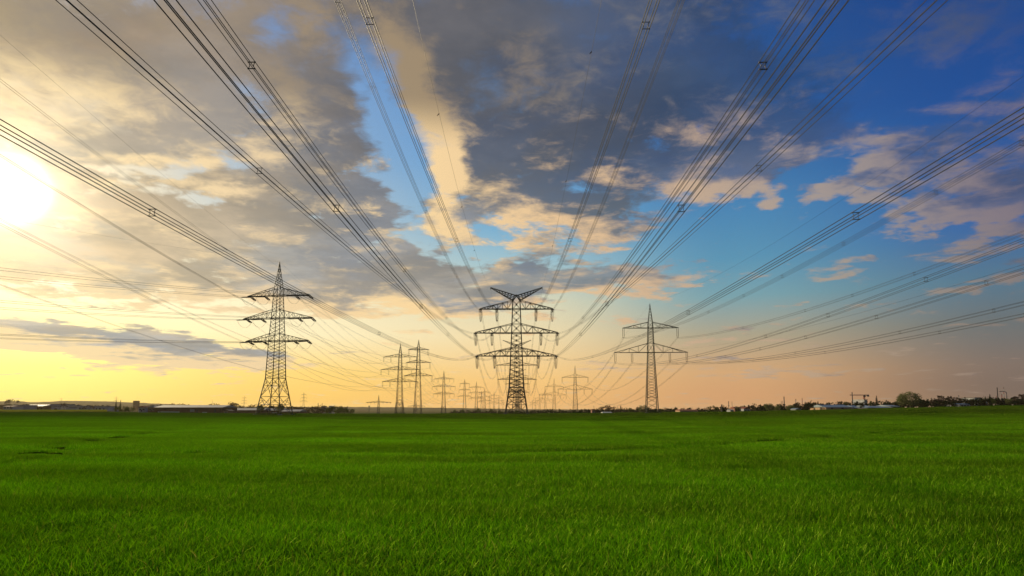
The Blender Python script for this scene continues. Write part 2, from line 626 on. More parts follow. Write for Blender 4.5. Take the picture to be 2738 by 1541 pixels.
def body(legs, br, levels, tb, plates=0.0, horiz=True):
    """levels: (z, width, number of panels up to the next level, style)"""
    for (z0, w0, n, st), (z1, w1, _, _) in zip(levels, levels[1:]):
        for k in range(n):
            # panels get shorter upwards like the real ones
            ta, tb_ = k / n, (k + 1) / n
            za, zb = z0 + (z1 - z0) * ta, z0 + (z1 - z0) * tb_
            wa, wb = (w0 + (w1 - w0) * ta) / 2, (w0 + (w1 - w0) * tb_) / 2
            cs = [(-1, -1), (1, -1), (1, 1), (-1, 1)]
            for i in range(4):
                a, b = cs[i], cs[(i + 1) % 4]
                A0, B0 = Vector((a[0] * wa, a[1] * wa, za)), Vector((b[0] * wa, b[1] * wa, za))
                A1, B1 = Vector((a[0] * wb, a[1] * wb, zb)), Vector((b[0] * wb, b[1] * wb, zb))
                if st == 'x':
                    br.beam(A0, B1, tb)
                    br.beam(B0, A1, tb)
                    if plates:
                        c = (A0 + B1) / 2 * (wa / (wa + wb)) + (A1 + B0) / 2 * (wb / (wa + wb))
                        br.cube((A0 * wb + B1 * wa) / (wa + wb), plates)
                    if horiz and k == 0:
                        br.beam(A0, B0, tb)
                elif st == 'z':
                    if (k + i) % 2:
                        br.beam(A0, B1, tb)
                    else:
                        br.beam(B0, A1, tb)
                elif st == 'big':
                    br.beam(A0, B1, tb * 1.5)
                    br.beam(B0, A1, tb * 1.5)
                    C = (A0 * wb + B1 * wa) / (wa + wb)
                    tc = (C.z - za) / (zb - za)
                    L_ = A0 + (A1 - A0) * tc
                    Rr = B0 + (B1 - B0) * tc
                    br.beam(L_, Rr, tb * 1.3)
                    for P0, P1, Q in ((A0, L_, B1), (B0, Rr, A1)):
                        m_ = (P0 + P1) / 2
                        br.beam(m_, (P0 + C) / 2, tb)
                        br.beam(P1, (P0 + C) / 2, tb)
                    for P0, P1 in ((A1, L_), (B1, Rr)):
                        m_ = (P0 + P1) / 2
                        br.beam(m_, (P0 + C) / 2, tb)
                        br.beam(P1, (P0 + C) / 2, tb)
                    br.beam(A1, B1, tb * 1.3)


def crossarm(b, half, zb, zt, w, n, tc, tb, tipw=0.5, ydepth=True, hat=0.0):
    """both halves of one arm; bottom chord level, top chord falling from zt to the tip"""
    for s in (-1, 1):
        x0 = s * w / 2
        for fy in (-1, 1):
            r0 = Vector((x0, fy * w / 2, zb))
            r1 = Vector((x0, fy * w / 2, zt))
            t0 = Vector((s * half, fy * tipw / 2, zb))
            t1 = Vector((s * (half - hat * 2), fy * tipw / 2, zb + hat + 0.05))
            b.beam(r0, t0, tc)
            b.beam(r1, t1, tc * 0.8)
            pb, pt = r0, r1
            for k in range(1, n + 1):
                t = k / (n + 0.6)
                qb, qt = r0 + (t0 - r0) * t, r1 + (t1 - r1) * t
                b.beam(qb, qt, tb)
                if k % 2:
                    b.beam(pt, qb, tb)
                else:
                    b.beam(pb, qt, tb)
                pb, pt = qb, qt
        # plan bracing between the two bottom chords
        for k in range(n):
            t, t2 = k / (n + 0.6), (k + 1) / (n + 0.6)
            wy0, wy1 = w / 2 + (tipw / 2 - w / 2) * t, w / 2 + (tipw / 2 - w / 2) * t2
            xa, xb = x0 + (s * half - x0) * t, x0 + (s * half - x0) * t2
            sg = 1 if k % 2 else -1
            b.beam((xa, -sg * wy0, zb), (xb, sg * wy1, zb), tb)
        b.beam((s * half, -tipw / 2 - 0.1, zb), (s * half, tipw / 2 + 0.1, zb), tc)
    b.beam((-w / 2, -w / 2, zb), (w / 2, -w / 2, zb), tc)
    b.beam((-w / 2, w / 2, zb), (w / 2, w / 2, zb), tc)


def string(b, p, q, r=0.05, disc=0.13, n=9):
    p, q = Vector(p), Vector(q)
    b.beam(p, q, r)
    d = (q - p)
    for k in range(n):
        t = 0.12 + 0.76 * k / (n - 1)
        c = p + d * t
        e = d.normalized() * (d.length * 0.028)
        b.beam(c - e, c + e, disc * 1.9, disc * 1.2)


def pylon(name, loc, yaw, spec):
    """spec: levels, arms [(half, zb, zt, width, panels, [x of attachments])], peak, insulators..."""
    root = empty(name, loc, yaw)
    L = spec['levels']
    mat = spec.get('mat', M['steel'])
    tl, tb = spec['tl'], spec['tb']
    # four corner legs
    for sx, sy in ((-1, -1), (1, -1), (1, 1), (-1, 1)):
        b = MB()
        for (z0, w0, _, _), (z1, w1, _, _) in zip(L, L[1:]):
            b.beam((sx * w0 / 2, sy * w0 / 2, z0), (sx * w1 / 2, sy * w1 / 2, z1), tl * (1 if z0 < L[-1][0] * 0.5 else 0.8), tl * (0.9 if z1 < L[-1][0] * 0.5 else 0.7))
        b.build('leg', mat, root)
        if spec.get('footing'):
            f = MB()
            f.cyl((sx * L[0][1] / 2, sy * L[0][1] / 2), 0.85, 0.7, -1.2, spec['footing'], 12)
            f.build('footing', M['concrete'], root)
    br = MB()
    body(None, br, L, tb, spec.get('plates', 0), True)
    br.build('bracing', mat, root)
    if spec['peak'][0] == 'spire':
        _, zt, n = spec['peak']
        b = MB()
        z0, w0 = L[-1][0], L[-1][1]
        for sx, sy in ((-1, -1), (1, -1), (1, 1), (-1, 1)):
            b.beam((sx * w0 / 2, sy * w0 / 2, z0), (0, 0, zt), tl * 0.6, tl * 0.45)
        lv = [(z0 + (zt - z0) * k / n * 0.92, w0 * (1 - k / n * 0.92), 1, 'x') for k in range(n + 1)]
        body(None, b, lv, tb * 0.8, 0, False)
        b.build('spire', mat, root)
    else:
        _, zc, xt, zt = spec['peak']
        z0, w0 = L[-1][0], L[-1][1]
        cap = MB()
        for sx, sy in ((-1, -1), (1, -1), (1, 1), (-1, 1)):
            cap.beam((sx * w0 / 2, sy * w0 / 2, z0), (0, sy * 0.3, zc), tl * 0.7)
        cap.cube((0, 0, zc), 0.4)
        cap.build('spire', mat, root)
        for s in (-1, 1):
            b = MB()
            nn = 8
            for fy in (-1, 1):
                lo0, lo1 = Vector((s * w0 / 2, fy * w0 / 2, z0)), Vector((s * xt, fy * 0.15, zt - 0.12))
                hi0, hi1 = Vector((0, fy * 0.3, zc)), Vector((s * xt, fy * 0.15, zt + 0.12))
                b.beam(lo0, lo1, tl * 0.75, tl * 0.5)
                b.beam(hi0, hi1, tl * 0.75, tl * 0.5)
                for k in range(nn):
                    a_, c_ = lo0.lerp(lo1, (k + 0.4) / (nn + .6)), hi0.lerp(hi1, (k + 0.4) / (nn + .6))
                    a2 = lo0.lerp(lo1, (k + 1.4) / (nn + .6))
                    b.beam(a_, c_, tb)
                    b.beam(c_, a2, tb)
            b.beam((s * xt, 0, zt + 0.1), (s * xt, 0, zt - 0.9), 0.14)
            b.build('earth_wire_horn', mat, root)
    for (half, zb, zt, w, n, att) in spec['arms']:
        b = MB()
        crossarm(b, half, zb, zt, w, n, spec.get('tc', tl * 0.8), tb, spec.get('tipw', 0.5), hat=spec.get('hat', 0))
        if spec.get('lugs'):
            for x in att:
                for yy in (-0.6, 0.6):
                    b.cube((x, yy * 0.5, zb - 0.02), 0.26)
        b.build('crossarm', mat, root)
        for x in att:
            b = MB()
            it = spec['ins']
            if it[0] == 'hang':         # vertical double strings
                ln, gap = it[1], it[2]
                for g_ in (-gap / 2, gap / 2):
                    string(b, (x + g_, 0, zb - 0.1), (x + g_, 0, zb - ln + 0.35), 0.06, it[3], it[4])
                b.beam((x - gap / 2 - 0.1, 0, zb - ln + 0.33), (x + gap / 2 + 0.1, 0, zb - ln + 0.33), 0.12)
                b.beam((x - 0.2, 0, zb - ln + 0.3), (x - 0.2, 0, zb - ln - 0.05), 0.07)
                b.beam((x + 0.2, 0, zb - ln + 0.3), (x + 0.2, 0, zb - ln - 0.05), 0.07)
            elif it[0] == 'strain':     # strings in line with the wires and a slack loop below
                ln, dn, df, slope, loop = it[1:]
                for dd, sl in ((dn, slope), (df, slope)):
                    q = Vector((x + dd[0] * ln, dd[1] * ln, zb - 0.25 - sl * ln))
                    pv = Vector((-dd[1], dd[0], 0)) * 0.28
                    p = Vector((x, 0, zb - 0.2))
                    string(b, p + pv, q + pv, 0.07, 0.15, 11)
                    string(b, p - pv, q - pv, 0.07, 0.15, 11)
                    b.beam(q + pv * 1.3, q - pv * 1.3, 0.16)
            b.build('insulator', M['insul'], root)
            if it[0] == 'strain':
                b = MB()
                qn = Vector((x + dn[0] * ln, dn[1] * ln, zb - 0.25 - slope * ln))
                qf = Vector((x + df[0] * ln, df[1] * ln, zb - 0.25 - slope * ln))
                ctr = Vector((x, 0, 0))
                for o in spec['loopoff']:
                    pts = []
                    for k in range(15):
                        t = k / 14
                        p = qn.lerp(qf, t)
                        # slack: steep ends, round bottom
                        h = 1 - abs(2 * t - 1) ** 2.6
                        p.z -= loop * h
                        sq = 1 - 0.62 * h
                        p.x += o * sq
                        pts.append(p)
                    b.tube(pts, spec.get('loopr', 0.045), 4)
                if spec.get('clamps'):
                    for o in (-0.42, 0.42):
                        b.beam((x + o, -0.15, zb - 0.1), (x + o * 0.85, -0.15, zb - 1.5), 0.26, 0.16)
                b.build('jumper_loop', M['wire'], root)
    return root


def kids(o):
    return [c for c in bpy.data.objects if c.parent == o]


# ---- the big central pylon
D1 = 272.0
X1 = at(1381, 1100, D1).x
g1 = ground_z(X1, D1)
Zc = lambda py: zz(py, D1) - g1
u1 = D1 / F * math.cos(TILT) * 1.0
PXM = D1 / 1834.0
spec_c = dict(
    levels=[(0.1, 8.9, 1, 'big'), (Zc(1063), 6.9, 1, 'big'), (Zc(1036.7), 5.75, 7, 'x'), (Zc(952.5), 4.65, 1, 'x'), (Zc(931), 4.35, 3, 'x'), (Zc(891), 3.85, 1, 'x'),
            (Zc(867), 3.6, 2, 'x'), (Zc(827), 3.2, 1, 'x'), (Zc(804), 2.8, 1, 'x')],
    arms=[(110.5 * PXM, Zc(952.5), Zc(931), 4.6, 6, [s * v * PXM for s in (-1, 1) for v in (106, 59)]),
          (115 * PXM, Zc(891), Zc(867), 3.85, 6, [s * v * PXM for s in (-1, 1) for v in (110, 66)]),
          (101 * PXM, Zc(827), Zc(804.5), 3.2, 6, [s * v * PXM for s in (-1, 1) for v in (97, 53)])],
    peak=('horns', Zc(791), 70.5 * PXM, Zc(769.5)), tl=0.36, tb=0.13, tc=0.26, plates=0.22, footing=0.35, hat=0.25, lugs=True,
    ins=('strain', 4.2, (0, -1), (0, 1), 0.10, 4.3), loopoff=(-0.62, -0.22, 0.22, 0.62), loopr=0.05, clamps=True, mat=M['steel'])
main = pylon('lattice_pylon', (X1, D1, g1), math.atan(SL) * -1, spec_c)
tag(main, 'largest lattice pylon in the centre, three wide crossarms and V shaped horns on top', 'pylon', 'pylons of the central line')

# ---- second of the central line: hanging insulators
D2 = 565.0
X2 = at(1382.5, 1100, D2).x
g2 = -7.0
Z2 = lambda py: zz(py, D2) - g2
P2 = D2 / 1834.0
spec_c2 = dict(
    levels=[(0, 9.6, 2, 'big'), (14, 6.8, 10, 'x'), (Z2(1015), 4.6, 3, 'x'), (Z2(977), 3.8, 4, 'x'), (Z2(941), 3.0, 2, 'x'), (Z2(927), 2.7, 1, 'x')],
    arms=[(52.5 * P2, Z2(1015), Z2(1008), 4.5, 5, [s * v * P2 for s in (-1, 1) for v in (51, 30)]),
          (56 * P2, Z2(977), Z2(969), 3.8, 5, [s * v * P2 for s in (-1, 1) for v in (54, 32)]),
          (49 * P2, Z2(941), Z2(929), 3.0, 5, [s * v * P2 for s in (-1, 1) for v in (47, 26)])],
    peak=('horns', Z2(922), 38 * P2, Z2(910)), tl=0.34, tb=0.14, tc=0.26, ins=('hang', 4.6, 0.7, 0.14, 6), mat=M['steel'])
c2 = pylon('lattice_pylon', (X2, D2, g2), -math.atan(SL), spec_c2)
tag(c2, 'second pylon of the central line, its arms framed behind the largest pylon', 'pylon', 'pylons of the central line')

central = [main, c2]
for k, (D, sc, wd) in enumerate([(900, .93, 'third'), (1230, .93, 'fourth'), (1560, .93, 'fifth'), (1900, .95, 'sixth'), (2300, .95, 'seventh')]):
    o = copy_tree(c2)
    o.location = (at(1384, 1100, D).x, D, -7)
    o.scale = (sc * 1.0,) * 3
    tag(o, '%s pylon from the front in the central line, tiny inside the largest pylon' % wd, 'pylon', 'pylons of the central line')
    central.append(o)

# ---- the pylon on the left: angle tower
DL = 220.0
XL = at(734, 1100, DL).x
gL = ground_z(XL, DL)
ZL = lambda py: zz(py, DL) - gL
PL = DL / 1834.0
din = Vector((-150, -210, 0)).normalized()
yawL = -R(10)
rotL = Matrix.Rotation(-yawL, 3, 'Z')
dn_l = rotL @ din
df_l = rotL @ Vector((-0.02, 1, 0)).normalized()
spec_l = dict(
    levels=[(0, 8.3, 2, 'big'), (ZL(1012), 4.55, 11, 'x'), (ZL(912.5), 3.75, 1, 'x'), (ZL(894), 3.5, 4, 'x'), (ZL(852), 2.95, 1, 'x'), (ZL(830), 2.7, 4, 'x'),
            (ZL(791.5), 2.3, 1, 'x'), (ZL(770.5), 2.05, 1, 'x')],
    arms=[(91 * PL, ZL(912.5), ZL(894), 3.7, 6, [-80 * PL, -38 * PL, 52 * PL, 90 * PL]),
          (101 * PL, ZL(852), ZL(830), 2.95, 6, [-90 * PL, -46 * PL, 62 * PL, 100 * PL]),
          (91 * PL, ZL(791.5), ZL(770.5), 2.3, 6, [-80 * PL, -38 * PL, 52 * PL, 90 * PL])],
    peak=('spire', ZL(700), 5), tl=0.26, tb=0.075, tc=0.2, footing=0.3, hat=0.1,
    ins=('strain', 3.6, tuple(dn_l), tuple(df_l), 0.12, 2.0), loopoff=(-0.15, 0.15), loopr=0.018, mat=M['steel_green'])
pl = pylon('lattice_pylon', (XL, DL, gL), yawL, spec_l)
tag(pl, 'tall angled pylon on the left with slanting insulators under three crossarms', 'pylon', 'pylons of the left line')

# ---- type with three wide arms, hanging insulators (left line)
DA = 490.0
XA = at(1068, 1100, DA).x
gA = -5.5
ZA = lambda py: zz(py, DA) - gA
PA = DA / 1834.0
spec_a = dict(
    levels=[(0, 6.4, 2, 'big'), (ZA(1071), 4.0, 9, 'z'), (ZA(1021), 3.1, 1, 'x'), (ZA(1012), 2.95, 4, 'z'), (ZA(989), 2.6, 1, 'x'), (ZA(979.6), 2.45, 4, 'z'),
            (ZA(955), 2.0, 1, 'x'), (ZA(946.7), 1.8, 1, 'x')],
    arms=[(48 * PA, ZA(1021), ZA(1012), 3.1, 4, [s * v * PA for s in (-1, 1) for v in (47, 27)]),
          (52.6 * PA, ZA(989), ZA(979.6), 2.6, 4, [s * v * PA for s in (-1, 1) for v in (51.5, 31)]),
          (46 * PA, ZA(955), ZA(946.7), 2.0, 4, [s * v * PA for s in (-1, 1) for v in (45, 25.5)])],
    peak=('spire', ZA(918.5), 4), tl=0.26, tb=0.12, tc=0.2, ins=('hang', 3.6, 0.5, 0.13, 5), mat=M['steel_green'])
pa = pylon('lattice_pylon', (XA, DA, gA), -R(3), spec_a)
tag(pa, 'slim pylon with three wide arms, left of the two middle distance pylons near the centre', 'pylon', 'pylons of the left line')
left_line = [pl, pa]
for D, px, sc, txt in [(815, 1186, 1.0, 'faint three armed pylon just left of the short dark one'), (1130, 1273.5, 1.0, 'faint three armed pylon left of the second compact one, near the treetops'),
                       (1450, 1296, 1.0, 'fourth faint wide armed pylon shrinking toward the vanishing point'), (1800, 1321, 1.0, 'fifth faint wide armed pylon shrinking toward the vanishing point'),
                       (2200, 1334, 1.0, 'sixth faint wide armed pylon shrinking toward the vanishing point')]:
    o = copy_tree(pa)
    o.location = (at(px, 1100, D).x, D, -7)
    o.scale = (sc,) * 3
    tag(o, txt, 'pylon', 'pylons of the left line')
    left_line.append(o)

# ---- slim pylon with three narrow arms (second left line)
DB = 433.0
XB = at(1117, 1100, DB).x
gB = -3.2
ZB = lambda py: zz(py, DB) - gB
PB = DB / 1834.0
spec_b = dict(
    levels=[(0, 4.7, 9, 'z'), (ZB(1005.5), 2.55, 1, 'x'), (ZB(997), 2.4, 5, 'z'), (ZB(970), 2.0, 1, 'x'), (ZB(963), 1.9, 5, 'z'), (ZB(935.5), 1.5, 1, 'x'), (ZB(929.5), 1.4, 1, 'x')],
    arms=[(38.8 * PB, ZB(1005.5), ZB(997), 2.5, 3, [s * 37 * PB for s in (-1, 1)]),
          (33.4 * PB, ZB(970), ZB(963), 2.0, 3, [s * 31.7 * PB for s in (-1, 1)]),
          (28 * PB, ZB(935.5), ZB(929.5), 1.5, 3, [s * 26.3 * PB for s in (-1, 1)])],
    peak=('spire', ZB(909), 4), tl=0.24, tb=0.11, tc=0.2, ins=('hang', 3.8, 0.7, 0.13, 6), mat=M['steel'])
pb = pylon('lattice_pylon', (XB, DB, gB), -R(2), spec_b)
tag(pb, 'slim pylon with three short arms widening downward, right of its wide armed neighbour', 'pylon', 'pylons of the second left line')
second_line = [pb]
for D, px, sc, txt in [(890, 1242, .98, 'short dark compact pylon with knobbed arm tips left of the largest pylon'), (1300, 1287.5, .87, 'second compact pylon with knobbed arm tips among the far pylons'),
                       (1700, 1309, .87, 'third compact pylon with solid dark mast among the far pylons'), (2200, 1345, .87, 'smallest compact pylon just left of the largest pylon legs')]:
    o = copy_tree(pb)
    o.location = (at(px, 1100, D).x, D, -7)
    o.scale = (sc,) * 3
    tag(o, txt, 'pylon', 'pylons of the second left line')
    second_line.append(o)

# ---- right line: two arms, the lower one wider
DR = 279.0
XR = at(1743.5, 1100, DR).x
gR = ground_z(XR, DR)
ZR = lambda py: zz(py, DR) - gR
PR = DR / 1834.0
spec_r = dict(
    levels=[(0, 4.7, 3, 'x'), (ZR(1064), 4.15, 16, 'x'), (ZR(943), 2.55, 1, 'x'), (ZR(918.6), 2.35, 6, 'x'), (ZR(877.5), 2.0, 1, 'x'), (ZR(862), 1.75, 1, 'x')],
    arms=[(98 * PR, ZR(943), ZR(918.6), 2.5, 3, [s * v * PR for s in (-1, 1) for v in (95.5, 50.5)]),
          (75 * PR, ZR(877.5), ZR(862), 2.0, 3, [s * 72.5 * PR for s in (-1, 1)])],
    peak=('spire', ZR(812), 6), tl=0.21, tb=0.085, tc=0.18, footing=0.3, ins=('hang', 4.1, 0.62, 0.13, 9), mat=M['steel_green'])
pr = pylon('lattice_pylon', (XR, DR, gR), -R(3), spec_r)
tag(pr, 'slender pylon right of centre, pointed top and two crossarms, the lower one wider', 'pylon', 'pylons of the right line')
right_line = [pr]
for D, px, sc, txt in [(672, 1538.5, 1.0, 'two armed pylon between the largest pylon and the right one'), (945, 1482, 1.0, 'smaller two armed pylon right of the largest pylon'),
                       (1310, 1458, .95, 'third smaller two armed pylon receding beside the largest pylon'), (1650, 1443, .95, 'fourth smaller two armed pylon receding beside the largest pylon'),
                       (2000, 1432, .95, 'fifth tiny two armed pylon receding beside the largest pylon'), (2400, 1424, .95, 'sixth tiny two armed pylon receding beside the largest pylon')]:
    o = copy_tree(pr)
    o.location = (at(px, 1100, D).x, D, -7 if D > 600 else gR)
    k = (zz({672: 978, 945: 1012, 1310: 1040, 1650: 1054, 2000: 1063, 2400: 1070}[D], D) + 7) / ZR(812)
    o.scale = (k,) * 3
    tag(o, txt, 'pylon', 'pylons of the right line')
    right_line.append(o)

# ---- single wide arm pylons of a smaller crossing line, and faraway ones
DS = 800.0
spec_s = dict(levels=[(0, 3.0, 6, 'x'), (20.5, 1.6, 1, 'x'), (22.3, 1.4, 1, 'x')], arms=[(14.3, 20.5, 22.2, 1.6, 5, [-13.6, -9.3, -5, 5, 9.3, 13.6])],
              peak=('spire', 29.4, 3), tl=0.24, tb=0.13, tc=0.26, ins=('strain', 1.6, (0.2, -1), (0.2, 1), 0.1, 1.2), loopoff=(0,), mat=M['steel'])
ps = pylon('lattice_pylon', (at(1012, 1100, DS).x, DS, zz(1056, DS) - 29.4), 0, spec_s)
tag(ps, 'low pylon with one wide crossarm standing left of the middle distance pair', 'pylon', 'single armed pylons')
o = copy_tree(ps)
o.location = (at(1113, 1100, 1150).x, 1150, zz(1076, 1150) - 27)
tag(o, 'low single armed pylon seen behind the foot of the narrow armed pylon', 'pylon', 'single armed pylons')
far_specs = [(162, 1064, 3100, .95, 'tiny pylon on the ridge of the left hill'), (309, 1060, 2300, 1.0, 'tiny pylon above the dark conifers on the left horizon'),
             (652, 1058.5, 2100, 1.0, 'small pylon on the horizon just left of the tall angled pylon'), (811, 1049, 1750, 1.0, 'small orange lit pylon on the horizon right of the tall angled pylon'),
             (1588, 1085, 3600, .9, 'tiny faint pylon above the trees between the right line pylons'), (1651, 1084, 3900, .9, 'tiny faint pylon beside the lone conifer')]
for px, py, D, sc, txt in far_specs:
    o = copy_tree(pb)
    h = ZB(909)
    k = sc
    o.scale = (k,) * 3
    o.location = (at(px, 1100, D).x, D, zz(py, D) - h * k)
    o.rotation_euler.z = R(25)
    tag(o, txt, 'pylon', 'faraway pylons on the horizon')
ord_ = ['first', 'second', 'third', 'fourth', 'fifth', 'sixth', 'seventh']
for i, px in enumerate([1778, 1806, 1829, 1850, 1868, 1884]):
    o = copy_tree(ps)
    D = 2300
    o.scale = (.62,) * 3
    o.location = (at(px, 1100, D).x, D, zz([1087, 1086.5, 1088, 1088, 1087, 1088.5][i], D) - 29.4 * .62)
    tag(o, '%s from the left in the row of tiny masts behind the red roofs' % ord_[i], 'pylon', 'row of tiny masts right of the right pylon')

# ------------------------------------------------------------------ conductors
QUAD = [(-0.21, 0.21), (0.21, 0.21), (-0.21, -0.21), (0.21, -0.21)]
TWIN = [(-0.2, 0), (0.2, 0)]


def spacer(root, P, xdir, offs, r=0.016):
    b = MB()
    h = abs(offs[0][0])
    if len(offs) == 4:
        for s in (-1, 1):      # the two bowed uprights and the two bars of a quad spacer
            pts = [P + xdir * (h * s * (1 - 0.42 * math.sin(math.pi * k / 6))) + Vector((0, 0, h - 2 * h * k / 6)) for k in range(7)]
            b.tube(pts, r, 4)
            b.beam(P + xdir * -(h + .02) + Vector((0, 0, h * s)), P + xdir * (h + .02) + Vector((0, 0, h * s)), r * 2.0)
            for t in (-1, 1):
                b.cube(P + xdir * h * t + Vector((0, 0, h * s)), r * 1.5)
    else:
        b.beam(P - xdir * 0.22, P + xdir * 0.22, r * 2)
    b.build('spacer', M['wire'], root)


def bundle(name, path, t0, t1, step, offs, r, label, group, spac=(), parts=True, xdir=Vector((1, 0, 0)), near=None):
    """path(t) -> point"""
    n = max(3, int(abs(t1 - t0) / step))
    pts = [path(t0 + (t1 - t0) * k / n) for k in range(n + 1)]
    if parts:
        root = empty(name, pts[0])
        base = pts[0]
        for ox, oz in offs:
            b = MB()
            b.tube([p - base + xdir * ox + Vector((0, 0, oz)) for p in pts], r, 5)
            b.build('wire', M['wire'], root)
        for s in spac:
            spacer(root, path(s) - base, xdir, offs, 0.015)
    else:
        b = MB()
        for ox, oz in offs:
            b.tube([p + xdir * ox + Vector((0, 0, oz)) for p in pts], r, 3)
        for s in spac:
            P = path(s)
            w = 0.30 if len(offs) == 4 else 0.22
            b.beam(P - xdir * w + Vector((0, 0, w if len(offs) == 4 else 0)), P + xdir * w + Vector((0, 0, w if len(offs) == 4 else 0)), 0.05)
            b.beam(P - xdir * w - Vector((0, 0, w if len(offs) == 4 else 0)), P + xdir * w - Vector((0, 0, w if len(offs) == 4 else 0)), 0.05)
        root = b.build(name, M['wire'])
    tag(root, label, 'power cable', group)
    return root


def quadpath(X, D, za, b_, c_):
    return lambda y: Vector((X + SL * y, y, za + b_ * (y - D) + c_ * (y - D) ** 2))


# name, X, z at the pylon, y of the lowest point, curvature, spacers, words
NEAR_C = [
    (-8.70, 41.6, 39, 3.19e-4, (38, 94, 151, 205), 'steep left inner four wire cable of the top crossarm', 4),
    (-15.92, 41.6, 137, 3.43e-4, (57, 115, 175, 220), 'steep left outer four wire cable of the top crossarm', 4),
    (-10.63, 32.0, 67, 4.15e-4, (26, 63, 100, 150, 205), 'left inner four wire cable of the middle crossarm, crossing the upper left', 4),
    (-17.98, 32.0, 2, 1.96e-4, (46, 124, 175, 217), 'left outer four wire cable of the middle crossarm, running to the top left corner', 4),
    (-9.55, 22.7, 76, 2.88e-4, (35, 66.5, 92, 140, 190), 'left inner four wire cable of the lowest crossarm, thick and near overhead', 4),
    (-17.03, 22.7, 52, 2.50e-4, (31, 83, 143, 190, 230), 'lowest left four wire cable, passing in front of the tall left pylon', 4),
    (7.10, 41.6, -7, 2.47e-4, (36, 92, 152, 205), 'steep right inner four wire cable of the top crossarm', 4),
    (14.02, 41.6, 120, 2.67e-4, (55, 115, 177, 222), 'steep right outer four wire cable of the top crossarm', 4),
    (9.02, 32.0, 58, 3.99e-4, (24, 59, 94, 150, 205), 'right inner four wire cable of the middle crossarm', 4),
    (16.37, 32.0, -24, 1.70e-4, (45, 126, 175, 217), 'right outer four wire cable of the middle crossarm, running to the upper right', 4),
    (8.08, 22.7, 68, 2.77e-4, (33, 61.5, 88, 140, 190), 'right inner four wire cable of the lowest crossarm, thick and near overhead', 4),
    (15.70, 22.7, 49, 2.46e-4, (31, 62.5, 144, 190, 230), 'lowest right four wire cable, sweeping past the slender right pylon', 4)]
for X, za, ym, c, sp, lab, _ in NEAR_C:
    b_ = 2 * c * (D1 - ym)
    P = quadpath(X, D1, za, b_, c)
    hs = 0.135 if c > 3.9e-4 else (0.165 if za < 25 else 0.20)
    bundle('power_cable', P, -70, D1 - 4.2, 5.5, [(q[0] / .21 * hs, q[1] / .21 * hs) for q in QUAD], (.024 if za > 40 else .019) if hs > .15 else .016, lab, 'overhead cables from the largest pylon', sp)
for X, za, ym, c, sp, lab in [(-11.44, 50.7, 147, 5.01e-4, (95, 136, 176, 215), 'thin single earth wire from the left horn of the largest pylon'),
                              (9.85, 50.7, 164, 2.51e-4, (87, 135, 190), 'thin single earth wire from the right horn of the largest pylon')]:
    b_ = 2 * c * (D1 - ym)
    P = quadpath(X, D1, za, b_, c)
    pts = [P(-70 + (D1 + 70) * k / 60) for k in range(61)]
    root = empty('earth_wire', pts[0])
    b = MB()
    b.tube([p - pts[0] for p in pts], 0.018, 5)
    b.build('wire', M['wire'], root)
    for s in sp:
        q = P(s) - pts[0]
        b = MB()
        b.beam(q + Vector((0, 0, 0.03)), q + Vector((-0.12, 0.02, -0.2)), 0.05)
        b.beam(q + Vector((-0.06, 0, -0.12)), q + Vector((-0.3, 0.1, -0.34)), 0.10, 0.04)
        b.beam(q + Vector((0.05, 0, -0.06)), q + Vector((-0.2, 0.1, -0.14)), 0.05)
        b.build('marker', M['insul'], root)
    tag(root, lab, 'earth wire', 'earth wires of the central line')

NEAR_R = [
    (42.75, 30.7, 117, 2.93e-4, (56, 88, 68, 109, 128, 152, 200), 'left cable of the upper arm of the right pylon, rising to the right edge'),
    (65.35, 30.8, 128, 3.08e-4, (86, 111, 132, 154, 197), 'right cable of the upper arm of the right pylon'),
    (39.37, 20.5, 122, 3.00e-4, (65, 86, 108, 150, 200), 'outer left cable of the lower arm of the right pylon'),
    (46.57, 20.5, 123, 3.01e-4, (67, 88, 110, 131, 153, 200), 'inner left cable of the lower arm of the right pylon'),
    (61.88, 20.6, 127, 2.88e-4, (88, 110, 152, 200), 'inner right cable of the lower arm of the right pylon'),
    (68.93, 20.8, 123, 2.75e-4, (92, 111, 153, 200), 'outer right cable of the lower arm of the right pylon, lowest at the right edge')]
for X, za, ym, c, sp, lab in NEAR_R:
    b_ = 2 * c * (DR - ym)
    bundle('power_cable', quadpath(X, DR, za, b_, c), 20, DR, 7, QUAD, 0.0195, lab, 'overhead cables from the right pylon', sp)
for X, za, ym, c, nm, lab in [(54.26, 45.1, 116, 3.23e-4, 'earth_wire', 'thin earth wire from the tip of the right pylon to the right edge'),
                              (62.01, 26.3, 115, 2.71e-4, 'earth_wire', 'single thin wire starting above the lower arm of the right pylon')]:
    b_ = 2 * c * (DR - ym)
    o = bundle(nm, quadpath(X, DR, za, b_, c), 30, DR, 7, [(0, 0)], 0.016, lab, 'single wires of the right line', (), False)
    o['category'] = 'earth wire'

